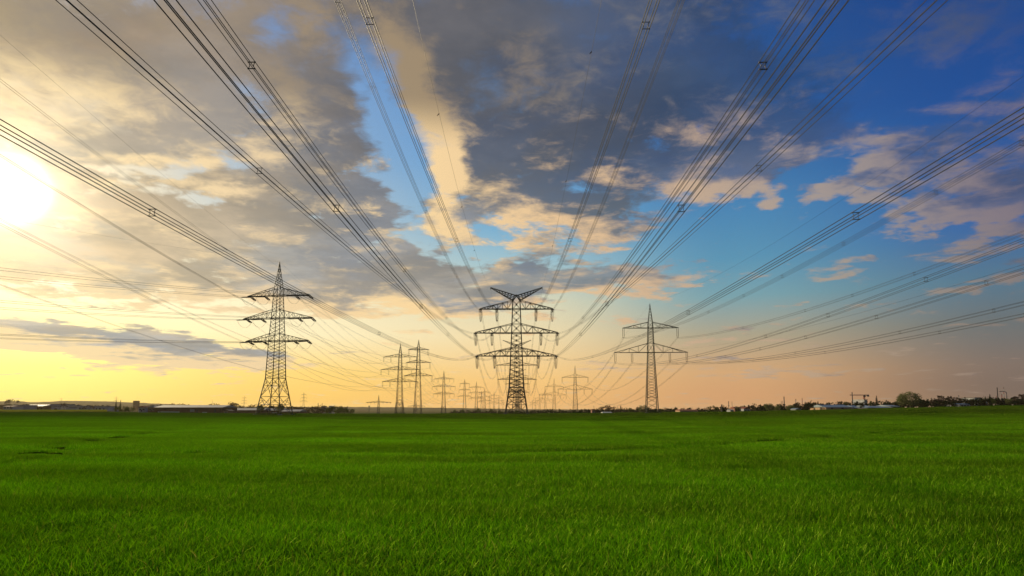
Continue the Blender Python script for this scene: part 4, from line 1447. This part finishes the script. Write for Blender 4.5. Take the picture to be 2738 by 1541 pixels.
shed('farm_shed', 2313, 2326, 1083.5, 1087.5, 430, 12, 'brown_wall', 'blue_roof', 'small blue roofed shed right of the black round tree', cat='shed', style='eaves', nwin=2)
shed('farm_shed', 2330, 2388, 1085.6, 1090.6, 385, 20, 'dark_roof', 'blue_roof', 'long low shed with pale blue roof below the ragged pine', cat='shed', style='hip')
shed('farm_shed', 2384, 2407, 1083, 1087.2, 392, 20, 'dark_roof', 'blue_roof', 'shed with raised pale roof left of the huge pale tree', cat='shed', style='eaves', nwin=2)
shed('farm_shed', 2568, 2594, 1079, 1081.5, 380, 12, 'grey_wall', 'blue_roof', 'low blue roofed shed left of the square factory block', cat='shed', style='eaves', nwin=3)
shed('factory_building', 2608, 2625, 1063, 1064, 700, 20, 'grey_wall', 'dark_roof', 'square grey factory block at the far right', nwin=5)
shed('factory_building', 2632, 2643, 1067.5, 1069, 700, 14, 'white_wall', 'dark_roof', 'low pale factory roof beneath three small stacks', nwin=4)
shed('tower_block', 354.5, 361.5, 1072, 1073, 1500, 16, 'brown_wall', 'dark_roof', 'distant square tower block above the left houses', cat='tower block', nwin=3)
shed('grain_silo_block', 2297, 2309, 1068.5, 1070, 620, 12, 'grey_wall', 'grey_roof', 'pale silo building left of the crane mast', nwin=3)
shed('grain_silo_block', 2312.5, 2320.5, 1068.5, 1070, 600, 10, 'grey_wall', 'grey_roof', 'smooth grey silo block under the tower crane', nwin=0)


def chimney(px, top, D, wpx, label, mat='chimney_grey', bands=0, taper=0.75, group='chimneys on the right horizon', flare=False):
    x = at(px, 1100, D).x
    g = ground_z(x, D) - 0.2
    h = zz(top, D) - g
    r = wpx / 1834 * D / 2
    root = empty('chimney', (x, D, g))
    b = MB()
    b.cyl((0, 0), r, r * taper, -1, h * 0.97, 14)
    b.build('shaft', M[mat], root, False)
    b = MB()
    b.cyl((0, 0), r * taper * 1.18, r * taper * 1.18, h * 0.97 + .01, h, 14)
    b.build('rim', M['dark_roof'], root)
    for k in range(bands):
        z = h * (0.9 - 0.2 * k)
        rr = r + (r * taper - r) * z / h / 0.97
        b = MB()
        b.cyl((0, 0), rr * 1.05, rr * 1.04, z - h * .05, z + h * .05, 14)
        b.build('band', M['white_wall'], root)
    if flare:
        b = MB()
        b.cyl((0, 0), r * 2.2, r * 2.2, h * .72, h * .74, 12)
        b.build('platform', M['dark_roof'], root)
    tag(root, label, 'chimney', group)
    return root


chimney(850, 1078, 900, 1.7, 'small dark chimney right of the angled pylon', 'brown_wall', group='chimneys on the left horizon')
chimney(861.5, 1079, 900, .8, 'thinner chimney right of the small dark one', 'brown_wall', group='chimneys on the left horizon')
chimney(1930.5, 1082, 520, 3.6, 'short whitish silo tower beside the green dome bush', 'chimney_grey', taper=1)
chimney(1949, 1073.5, 620, 2.2, 'chimney with a platform, left of the twin chimneys', flare=True)
chimney(1958, 1074.5, 620, 1.3, 'plain thin chimney, right of the twin chimneys')
chimney(2089.7, 1073.5, 700, 1.3, 'left of the two stubby thin chimneys')
chimney(2092.6, 1072.5, 700, 1.3, 'right of the two stubby thin chimneys')
chimney(2097.7, 1061, 650, 3.0, 'tall pale chimney left of two reddish ones')
chimney(2129, 1068, 650, 2.2, 'reddish grey chimney right of the tall pale chimney', 'chimney_red', bands=2)
chimney(2146, 1065.5, 650, 1.8, 'reddish thin chimney beside the black tree block', 'chimney_red')
chimney(2280.7, 1049.5, 560, 3.0, 'tall grey green chimney crossing the crane jib')
chimney(2566, 1058, 560, 2.4, 'banded thin chimney between bare trees at the right', bands=2)
for px, t, w, lab in [(2633, 1059, 1, 'first from the left of three small factory stacks'), (2637, 1059.5, 1.4, 'second from the left of three small factory stacks'), (2642.5, 1060, 1, 'third from the left of three small factory stacks')]:
    chimney(px, t, 690, w, lab)
chimney(2670.5, 1036.5, 520, 3.8, 'tallest darkest chimney at the far right', 'dark_roof', taper=.5)
chimney(2667, 1058.5, 520, 1.6, 'short red chimney hugging the tallest one', 'chimney_red')
chimney(2681.5, 1054.5, 520, 2.0, 'red chimney between the tallest one and the red and white one', 'chimney_red')
chimney(2687.5, 1036.5, 520, 1.6, 'tall thin red and white chimney near the right edge', 'chimney_red', bands=3)

# curved lamp arm mast
b = MB()
D = 500
p0 = at(2692, 1090, D)
pts = [(2692, 1092), (2692, 1060), (2691.4, 1052), (2690, 1049), (2686.5, 1047.6), (2681, 1046.8), (2674, 1046.6)]
root = empty('curved_mast', at(2692, 1092, D))
base = at(2692, 1092, D)
b.tube([at(x, y, D) - base for x, y in pts], 0.32, 6, r1=0.18)
b.build('mast', M['chimney_grey'], root)
b = MB()
q = at(2674, 1046.8, D) - base
b.box(q.x - 0.5, q.x + .5, -0.3, .3, q.z - 0.35, q.z - .05)
b.build('lamp_head', M['dark_roof'], root)
tag(root, 'curved mast bending left over the red chimneys', 'mast')

# tower crane
D = 620
bs_ = at(2312, 1092, D)
bs_.z = ground_z(bs_.x, D)
root = empty('tower_crane', bs_)
zj = zz(1058, D) - bs_.z
b = MB()
for sx, sy in ((-1, -1), (1, -1), (1, 1), (-1, 1)):
    b.beam((sx * .5, sy * .5, 0), (sx * .5, sy * .5, zj), .28)
body(None, b, [(0, 1.0, 16, 'z'), (zj, 1.0, 1, 'z')], .14)
b.build('mast', M['crane_red'], root)
b = MB()
xl, xr = at(2272, 1058, D).x - bs_.x, at(2323, 1058, D).x - bs_.x
for z in (zj, zj + .8):
    b.beam((xl, 0, z), (xr, 0, z), .24)
n = 18
for k in range(n):
    a, c = xl + (xr - xl) * k / n, xl + (xr - xl) * (k + 1) / n
    b.beam((a, 0, zj), ((a + c) / 2, 0, zj + .8), .12)
    b.beam(((a + c) / 2, 0, zj + .8), (c, 0, zj), .12)
b.build('jib', M['crane_red'], root)
b = MB()
b.box(xr - 1.6, xr, -.7, .7, zj - 1.0, zj + .5)
b.build('counterweight', M['dark_roof'], root)
b = MB()
b.box(-.9, .9, -1.2, -.5, zj - 1.2, zj + .4)
b.build('cabin', M['dark_roof'], root)
tag(root, 'thin red tower crane with long jib over the grey silo block', 'crane')

# thin mast on the barn roof line
D = 700
p = at(568, 1094, D)
root = empty('lattice_mast', p)
b = MB()
h = zz(1069, D) - p.z
b.beam((0, 0, -3), (-0.6, 0, h), .3, .12)
b.beam((-.3, 0, h * .62), (2.6, 0, h * .62), .14)
b.build('mast', M['steel'], root)
tag(root, 'thin leaning mast above the right end of the long barn', 'mast')
D = 1500
for px, t, lab in [(987, 1085.5, 'tiny water tower on the blue hill left of the single armed pylon'), (929, 1087, 'tiny square tower on the blue hill right of the tree clump')]:
    p = at(px, 1094, D)
    root = empty('water_tower', p)
    h = zz(t, D) - p.z
    b = MB()
    b.cyl((0, 0), .7, .6, -6, h * .6, 8)
    b.build('shaft', M['chimney_grey'], root)
    b = MB()
    b.cyl((0, 0), .8, 1.7, h * .6 + .01, h * .75, 10)
    b.cyl((0, 0), 1.7, 1.5, h * .75 + .01, h, 10)
    b.build('tank', M['chimney_grey'], root)
    tag(root, lab, 'water tower', 'towers on the blue hill')

# rough weeds left standing round the pylon feet
rnd = random.Random(77)
for root_, w_, nm_ in ((main, 8.9, 'largest'), (pl, 8.3, 'tall left'), (pr, 4.7, 'slender right')):
    b = MB()
    for _ in range(260):
        a, rr = rnd.random() * 6.283, w_ * 0.85 * rnd.random() ** 0.5
        x, y = root_.location.x + math.cos(a) * rr, root_.location.y + math.sin(a) * rr
        hh = rnd.uniform(0.2, 0.75)
        clump_leaves(b, Vector((x, y, ground_z(x, y) + hh * 0.6)), hh * 0.6, 9, 0.13, rnd)
    tag(b.build('weeds', M['leaf_green']), 'rough dark weeds around the feet of the %s pylon' % nm_, 'weeds', kind='stuff')

# yellow rape field strip beyond the crop at the left
b = MB()
n = 60
for k in range(n + 1):
    px = -260 + (286 + 260) * k / n
    for D in (372, 560):
        x = at(px, 1100, D).x
        zt = HGT + (1096 - (1102.2 if D == 372 else 1096.5)) / F * D
        b.v.append((x, D, max(zt, ground_z(x, D) + 0.25)))
for k in range(n):
    b.f.append((2 * k, 2 * k + 2, 2 * k + 3, 2 * k + 1))
tag(b.build('rape_field', material('rape_flowers', (0.20, 0.19, 0.01, 1), (0.13, 0.16, 0.015, 1), 1.0, 0.05, spec=0.0)), kind='structure')
# ------------------------------------------------------------------ sky, clouds, sun
SUN_AZ, SUN_EL = -37.2, 14.8


def sky_deg(px, py):
    a, b = ray(px, py)
    az = math.atan(a)
    return math.degrees(az), math.degrees(math.atan(b * math.cos(az)))


# cloud masses: x, y of the centre as surveyed, half width, half height, turn (deg, anticlockwise), weight
CLOUDS = [
    (120, 60, 620, 360, 0, 1.1), (420, 330, 560, 300, 0, 1.0), (150, 560, 620, 240, 0, .9), (560, 620, 560, 190, 0, .95),
    (620, 60, 300, 260, 0, .8), (930, 30, 260, 130, 0, 1.0), (800, 160, 150, 130, 0, .8), (760, 380, 320, 230, 0, .9),
    (930, 400, 165, 190, 0, 1.0), (860, 560, 300, 130, 0, .7), (960, 600, 240, 90, 0, .7), (910, 240, 60, 60, 0, .8),
    (1035, 95, 70, 60, 30, 1.0), (980, 30, 120, 70, 0, .8), (1250, 90, 170, 220, 0, 1.5), (1110, 200, 60, 120, 0, .35), (1260, 330, 120, 200, 0, .5),
    (1500, 250, 420, 420, 0, 1.5), (1330, 380, 240, 330, 0, 1.0), (1800, 220, 420, 330, 0, 1.0), (1900, 400, 260, 150, 10, .8),
    (1260, 500, 130, 150, 0, .8), (1330, 590, 150, 80, 0, .8), (1660, 450, 330, 130, 0, .9), (1430, 590, 130, 70, 0, .7),
    (1250, 560, 110, 70, 0, .5), (1560, 620, 120, 80, 0, .7), (1650, 640, 100, 90, 0, .7), (1180, 640, 150, 60, 0, .6), (1440, 680, 170, 50, 0, .6),
    (1610, 570, 90, 60, 0, .6), (1760, 500, 120, 60, 0, .6), (1050, 580, 140, 60, 0, .6), (780, 600, 130, 60, 0, .7),
    (1000, 775, 400, 90, 0, 1.8), (700, 730, 420, 100, 0, 1.4), (1180, 805, 260, 50, 0, 1.0), (1500, 755, 320, 60, 0, 1.3), (1400, 720, 200, 40, 0, .5),
    (1720, 745, 200, 50, 8, 1.0), (1820, 765, 60, 16, 0, .7),
    (150, 893, 460, 40, -2, 2.3), (40, 888, 220, 40, 0, 1.4), (420, 945, 400, 40, -3, 2.6), (560, 950, 200, 30, 0, 1.4), (330, 915, 300, 20, 0, .8), (330, 990, 110, 14, 0, .55),
    (60, 700, 300, 110, 0, .8), (330, 740, 330, 60, 0, .6), (120, 830, 200, 18, 0, .35),
    (2140, 320, 110, 60, 15, .8), (2060, 350, 90, 60, 30, .5), (2280, 350, 170, 45, 0, .6), (2210, 390, 200, 30, 0, .5), (2240, 290, 160, 120, 0, .4),
    (2480, 480, 250, 120, 8, 1.3), (2680, 505, 210, 85, 0, 1.1), (2560, 560, 240, 55, 0, .9), (2400, 420, 120, 60, 0, .7), (2330, 455, 100, 40, 0, .5),
    (2540, 400, 120, 30, 10, .35), (2690, 625, 200, 45, 12, 1.4), (2640, 760, 230, 32, 4, 1.4), (2270, 705, 100, 26, 0, .8), (2230, 735, 90, 12, 0, .6),
    (2205, 518, 70, 22, 0, .9), (2060, 530, 50, 20, 0, .6), (2170, 580, 40, 14, 0, .7), (2000, 485, 80, 24, 0, .7), (2140, 415, 50, 18, 0, .6),
    (2080, 500, 34, 34, 0, .5), (1900, 480, 50, 22, 0, .8), (1740, 600, 40, 30, 0, .5), (1840, 790, 50, 14, 0, .5), (1880, 775, 60, 12, 0, .45),
    (1920, 915, 220, 13, 0, .9), (2000, 990, 260, 18, 0, .8), (2420, 940, 110, 13, 0, .75), (1980, 955, 110, 8, 0, .4), (2300, 1000, 400, 16, 0, .4),
    (1600, 985, 160, 14, 0, .45), (1500, 860, 260, 20, 0, .35), (2600, 880, 200, 8, 0, .4),
    (2560, 40, 180, 80, 0, .55), (1980, 150, 300, 240, 0, .55), (2300, 180, 260, 120, 0, .30), (2640, 200, 120, 40, 0, .4), (2500, 330, 200, 60, 0, .4),
    (1010, 420, 40, 30, 20, .5), (1075, 560, 50, 30, 0, .5), (1000, 250, 26, 20, 30, .5), (1150, 620, 60, 26, 0, .6),
    # clear gaps
    (250, 846, 460, 17, -2, -1.0), (700, 905, 160, 30, 0, -.8),
    (1480, 620, 330, 80, 0, -.42), (1230, 640, 240, 70, 0, -.42), (950, 650, 200, 50, 0, -.5), (1330, 700, 300, 26, 0, -.5), (1850, 560, 130, 60, 0, -.6), (1700, 680, 200, 30, 0, -.5), (1080, 560, 60, 60, 0, -.5),
    (1035, 300, 55, 130, 14, -1.15), (1100, 490, 62, 170, 14, -1.5), (945, 180, 46, 60, 0, -.8), (1085, 240, 40, 60, 0, .5), (1000, 390, 60, 90, 0, -.3), (735, 90, 60, 50, 0, -.9), (680, 250, 110, 60, -45, -.9), (640, 420, 90, 50, -30, -.6),
    (560, 500, 190, 40, 0, -.8), (610, 545, 60, 40, 0, -.5), (430, 440, 240, 22, 5, -1.1), (350, 425, 200, 16, 0, -.5), (1420, 470, 110, 26, 20, -.8), (1330, 650, 110, 30, 0, -.7), (1460, 530, 90, 22, 10, -.6),
    (1120, 640, 120, 26, 0, -.4), (1700, 560, 80, 40, 0, -.6), (2060, 90, 90, 90, 0, -.5), (850, 670, 160, 22, -10, -.6), (640, 350, 110, 60, 0, -.35),
    (1950, 60, 60, 140, 0, -.3), (2240, 80, 160, 90, 0, -.4), (2500, 240, 330, 60, 20, -.5), (1950, 620, 330, 90, 0, -.6), (600, 850, 400, 40, 0, -.5), (1560, 520, 120, 20, 0, -.5),
]


def make_density_group():
    gr = bpy.data.node_groups.new('cloud_density', 'ShaderNodeTree')
    gr.interface.new_socket('AzEl', in_out='INPUT', socket_type='NodeSocketVector')
    gr.interface.new_socket('Plane', in_out='INPUT', socket_type='NodeSocketVector')
    gr.interface.new_socket('Density', in_out='OUTPUT', socket_type='NodeSocketFloat')
    g = NT(gr)
    gi = gr.nodes.new('NodeGroupInput')
    go = gr.nodes.new('NodeGroupOutput')
    ae, q = gi.outputs[0], gi.outputs[1]
    el = g.n('ShaderNodeSeparateXYZ', {0: ae}).outputs[1]
    w = g.noise(q, 1.6, 4, 0.6)
    flat = g.smooth(el, 0.0, 16.0)
    amp = g.m('MULTIPLY_ADD', flat, 5.5, 0.8)
    off = g.vm('SCALE', g.vm('SUBTRACT', w.outputs['Color'], (.5, .5, .5)).outputs[0], sc=amp).outputs[0]
    off = g.vm('MULTIPLY', off, (1.3, 0.9, 0)).outputs[0]
    p = g.vm('ADD', ae, off).outputs[0]
    acc = None
    for (x, y, rx, ry, rot, wt) in CLOUDS:
        a0, e0 = sky_deg(x, y)
        a1, a2 = sky_deg(x - rx, y)[0], sky_deg(x + rx, y)[0]
        e1, e2 = sky_deg(x, y + ry)[1], sky_deg(x, y - ry)[1]
        mp = g.n('ShaderNodeMapping', {'Vector': p, 'Location': (a0, e0, 0), 'Rotation': (0, 0, R(rot)),
                                       'Scale': (abs(a2 - a1) / 2 * 1.35, abs(e2 - e1) / 2 * 1.35, 1)}, vector_type='TEXTURE')
        gt = g.n('ShaderNodeTexGradient', {0: mp.outputs[0]}, gradient_type='SPHERICAL')
        acc = g.m('MULTIPLY_ADD', gt.outputs['Fac'], wt * 0.62, acc if acc is not None else -0.30)
    acc = g.m('MINIMUM', acc, 0.80)
    n1 = g.noise(q, 3.3, 9, 0.62, 0.25)
    n2 = g.noise(g.vm('ADD', q, (7, 3, 1)).outputs[0], 1.1, 4, 0.5)
    na = g.m('MULTIPLY_ADD', g.smooth(el, 15.0, 25.0), -1.55, 3.3)
    az_ = g.n('ShaderNodeSeparateXYZ', {0: ae}).outputs[0]
    na = g.m('MULTIPLY', na, g.m('MULTIPLY_ADD', g.m('MULTIPLY', g.smooth(az_, -19.0, -28.0), g.smooth(el, 17.0, 23.0)), -0.55, 1.0))
    s = g.m('MULTIPLY_ADD', g.m('SUBTRACT', n1.outputs[0], 0.5), na, acc)
    s = g.m('MULTIPLY_ADD', g.m('SUBTRACT', n2.outputs[0], 0.5), 1.0, s)
    n4 = g.noise(g.vm('ADD', q, (2, 8, 4)).outputs[0], 12.0, 5, 0.65, 0.6)
    s = g.m('MULTIPLY_ADD', g.m('MULTIPLY', g.m('SUBTRACT', n4.outputs[0], 0.5), g.smooth(el, 8.0, 16.0)), 1.05, s)
    gr.links.new(s, go.inputs[0])
    return gr


def make_world():
    wd = bpy.data.worlds.new('World')
    scene.world = wd
    wd.use_nodes = True
    nt = wd.node_tree
    nt.nodes.clear()
    g = NT(nt)
    d = g.n('ShaderNodeTexCoord').outputs['Generated']
    sp = g.n('ShaderNodeSeparateXYZ', {0: d})
    X, Y, Z = sp.outputs
    az = g.m('MULTIPLY', g.m('ARCTAN2', X, Y), 57.29578)
    el = g.m('MULTIPLY', g.m('ARCSINE', Z), 57.29578)
    elp = g.m('MAXIMUM', el, 0.0)
    ae = g.n('ShaderNodeCombineXYZ', {0: az, 1: el, 2: 0.0}).outputs[0]
    zi = g.m('DIVIDE', 1.0, g.m('ADD', g.m('MAXIMUM', Z, 0.0), 0.10))
    q = g.n('ShaderNodeCombineXYZ', {0: g.m('MULTIPLY', X, zi), 1: g.m('MULTIPLY', Y, zi), 2: 0.0}).outputs[0]
    # clear sky: colour by height for five bearings, joined by bearing
    E_ = lambda x: min(1.0, x / 45.0)
    eln = g.m('DIVIDE', elp, 45.0)
    cols = [
        (-37, [(0, (251, 228, 108)), (3, (254, 243, 130)), (6, (255, 248, 175)), (9, (255, 250, 215)), (13, (240, 222, 175)), (20, (225, 205, 165)), (28, (165, 160, 160)), (40, (110, 125, 150))]),
        (-18, [(0, (252, 198, 88)), (3, (253, 214, 118)), (6, (253, 238, 190)), (9, (250, 236, 195)), (14, (188, 203, 205)), (20, (135, 172, 205)), (28, (105, 150, 205)), (40, (60, 100, 170))]),
        (0, [(0, (248, 186, 108)), (2.5, (250, 203, 128)), (6, (245, 222, 172)), (9, (222, 218, 185)), (12, (165, 198, 205)), (15, (120, 175, 208)), (21, (92, 155, 212)), (40, (40, 90, 165))]),
        (18, [(0, (216, 156, 108)), (3, (214, 168, 120)), (6, (172, 163, 138)), (9, (120, 162, 172)), (12, (88, 148, 180)), (16, (70, 132, 180)), (22, (40, 92, 158)), (40, (20, 55, 115))]),
        (37, [(0, (112, 94, 88)), (3, (126, 110, 102)), (6, (105, 112, 115)), (9, (82, 118, 142)), (13, (52, 98, 162)), (20, (28, 80, 152)), (28, (20, 66, 138)), (40, (14, 46, 104))]),
        (100, [(0, (105, 96, 90)), (3, (110, 104, 98)), (6, (104, 106, 106)), (9, (98, 106, 114)), (13, (90, 102, 120)), (20, (80, 96, 122)), (28, (70, 88, 120)), (40, (58, 76, 108))]),
    ]
    clear = None
    prev = None
    for a, st in cols:
        c = g.ramp(eln, [(E_(e), rgb(*v)) for e, v in st])
        if clear is None:
            clear = c
        else:
            clear = g.mix(g.smooth(az, prev, a), clear, c)
        prev = a
    # west side of the hidden half fades to the same blue
    clear = g.mix(g.smooth(az, -60.0, -120.0), clear, c)
    ns = g.n('ShaderNodeTexSky', sky_type='NISHITA', sun_disc=False, sun_elevation=R(SUN_EL), sun_rotation=R(SUN_AZ), air_density=1.2,
             dust_density=2.0, ozone_density=2.0)
    clear = g.mix(0.06, clear, g.vm('SCALE', ns.outputs[0], sc=0.08).outputs[0])
    # angle to the sun
    sv = (math.sin(R(SUN_AZ)) * math.cos(R(SUN_EL)), math.cos(R(SUN_AZ)) * math.cos(R(SUN_EL)), math.sin(R(SUN_EL)))
    cosang = g.vm('DOT_PRODUCT', g.vm('NORMALIZE', d).outputs[0], sv).outputs['Value']
    th = g.m('MULTIPLY', g.m('ARCCOSINE', g.m('MINIMUM', cosang, 1.0)), 57.29578)
    gr = make_density_group()

    def dens(ae_, q_):
        nd = nt.nodes.new('ShaderNodeGroup')
        nd.node_tree = gr
        nt.links.new(ae_, nd.inputs[0])
        nt.links.new(q_, nd.inputs[1])
        return nd.outputs[0]
    d0 = dens(ae, q)
    # the same field a little nearer the sun: what lies between the cloud and the sunlight
    ae1 = g.vm('ADD', ae, (-2.6, -0.9, 0)).outputs[0]
    q1 = g.vm('ADD', q, (-0.10, 0.065, 0)).outputs[0]
    d1 = dens(ae1, q1)
    soft = g.m('MULTIPLY', g.smooth(g.noise(g.vm('ADD', q, (5, 1, 8)).outputs[0], 1.3, 3, 0.5).outputs[0], 0.40, 0.62), g.smooth(el, 12.0, 22.0))
    mask = g.n('ShaderNodeMapRange', {'Value': d0, 'From Min': g.m('MULTIPLY_ADD', soft, -0.55, -0.04), 'From Max': g.m('MULTIPLY_ADD', soft, 0.30, 0.40)}, interpolation_type='SMOOTHSTEP').outputs[0]
    thick = g.smooth(d0, 0.0, 1.15)
    facing = g.m('SUBTRACT', d0, d1)
    fk = g.m('MULTIPLY_ADD', g.smooth(el, 16.0, 25.0), 0.15, 1.05)
    lit = g.m('MULTIPLY_ADD', facing, fk, g.m('MULTIPLY_ADD', thick, -0.80, 0.62), clamp=True)
    lit = g.smooth(lit, 0.0, 1.0)
    azn = g.m('DIVIDE', g.m('ADD', az, 40.0), 80.0, clamp=True)
    A_ = lambda a: (a + 40) / 80
    shade_hi = g.ramp(azn, [(A_(-38), rgb(140, 122, 103)), (A_(-24), rgb(130, 120, 110)), (A_(-12), rgb(98, 97, 100)), (A_(2), rgb(80, 83, 92)),
                            (A_(14), rgb(56, 72, 98)), (A_(26), rgb(36, 68, 112)), (A_(38), rgb(50, 76, 110))])
    shade_lo = g.ramp(azn, [(A_(-38), rgb(205, 180, 140)), (A_(-26), rgb(176, 163, 140)), (A_(-14), rgb(150, 145, 138)), (A_(-4), rgb(142, 140, 136)),
                            (A_(8), rgb(110, 122, 132)), (A_(22), rgb(130, 120, 118)), (A_(38), rgb(88, 84, 94))])
    shade = g.mix(g.smooth(el, 9.0, 24.0), shade_lo, shade_hi)
    low = g.smooth(el, 7.0, 4.5)
    shade = g.mix(g.m('MULTIPLY', low, g.smooth(az, -12.0, -24.0)), shade, rgb(150, 150, 148))
    litc = g.ramp(azn, [(A_(-38), rgb(245, 218, 165)), (A_(-22), rgb(238, 210, 165)), (A_(-8), rgb(250, 216, 160)), (A_(4), rgb(232, 196, 150)),
                        (A_(14), rgb(202, 172, 142)), (A_(28), rgb(172, 152, 132)), (A_(38), rgb(142, 122, 112))])
    hi = g.smooth(el, 21.0, 25.5)
    litc = g.mix(g.m('MULTIPLY', hi, 0.85), litc, g.mix(g.smooth(az, -6.0, 16.0), g.vm('MULTIPLY', litc, (0.25, 0.26, 0.33)).outputs[0], g.vm('MULTIPLY', litc, (0.22, 0.38, 0.68)).outputs[0]))
    # light and dark within the masses
    nn = g.noise(g.vm('ADD', q, (3, 9, 2)).outputs[0], 2.0, 6, 0.6)
    shade = g.mix(g.smooth(nn.outputs[0], 0.40, 0.66), shade, g.vm('MULTIPLY', shade, (1.5, 1.42, 1.32)).outputs[0])
    n3 = g.noise(g.vm('ADD', q, (11, 2, 5)).outputs[0], 1.5, 5, 0.6)
    bl = g.m('MULTIPLY', g.smooth(n3.outputs[0], 0.44, 0.62), 0.55)
    shade = g.mix(bl, shade, g.vm('MULTIPLY', shade, (0.80, 1.02, 1.38)).outputs[0])
    cc = g.mix(lit, shade, litc)
    thin = g.m('MULTIPLY', g.smooth(az, 8.0, 30.0), 0.25)
    mask = g.m('MULTIPLY', mask, g.m('SUBTRACT', 0.97, thin))
    skyc = g.mix(mask, clear, cc)
    # glow of the low sun through the thin cloud
    glow = g.m('MULTIPLY', g.m('EXPONENT', g.m('DIVIDE', th, -2.0)), 1.5)
    halo = g.m('MULTIPLY', g.m('EXPONENT', g.m('DIVIDE', th, -7.0)), 0.42)
    disc = g.m('MULTIPLY', g.smooth(th, 3.0, 0.0), 3.0)
    gc = g.vm('SCALE', (1.0, 0.93, 0.72), sc=g.m('ADD', glow, disc)).outputs[0]
    hc = g.vm('SCALE', (1.0, 0.78, 0.45), sc=halo).outputs[0]
    tot = g.vm('ADD', skyc, g.vm('ADD', gc, hc).outputs[0]).outputs[0]
    below = g.smooth(el, -0.3, -2.0)
    tot = g.mix(below, tot, (0.05, 0.06, 0.03, 1))
    bg = g.n('ShaderNodeBackground', {'Color': tot, 'Strength': 1.0})
    g.n('ShaderNodeOutputWorld', {'Surface': bg.outputs[0]})
    wd.cycles.sampling_method = 'MANUAL'
    wd.cycles.sample_map_resolution = 1024


make_world()
sun_d = bpy.data.lights.new('sun', 'SUN')
sun_d.energy = 4.5
sun_d.angle = R(0.6)
sun_d.color = (1.0, 0.82, 0.52)
sun = bpy.data.objects.new('sun', sun_d)
COL.objects.link(sun)
sdir = Vector((math.sin(R(SUN_AZ)) * math.cos(R(SUN_EL)), math.cos(R(SUN_AZ)) * math.cos(R(SUN_EL)), math.sin(R(SUN_EL))))
sun.rotation_euler = sdir.to_track_quat('Z', 'Y').to_euler()

scene.view_settings.view_transform = 'Standard'
scene.view_settings.look = 'None'
scene.view_settings.exposure = 0
scene.view_settings.gamma = 1
scene.render.engine = 'CYCLES'
scene.cycles.max_bounces = 6
scene.cycles.diffuse_bounces = 3
scene.cycles.transmission_bounces = 4
scene.cycles.use_denoising = True
scene.cycles.use_adaptive_sampling = True
scene.cycles.adaptive_threshold = 0.008
scene.cycles.adaptive_min_samples = 40
scene.cycles.sample_clamp_direct = 1.6
scene.cycles.sample_clamp_indirect = 1.0

# ------------------------------------------------------------------ haze
def make_haze():
    b = MB()
    b.box(-9300, 9300, -9300, 9300, -16, 62)
    m = bpy.data.materials.new('haze_air')
    m.use_nodes = True
    nt = m.node_tree
    nt.nodes.clear()
    g = NT(nt)
    v = g.n('ShaderNodeVolumePrincipled', {'Color': (1.0, 0.84, 0.58, 1), 'Density': 0.00005, 'Anisotropy': 0.3})
    out = nt.nodes.new('ShaderNodeOutputMaterial')
    nt.links.new(v.outputs[0], out.inputs['Volume'])
    o = b.build('haze', m)
    tag(o, 'thin warm evening haze over the plain', 'haze', kind='stuff')


make_haze()
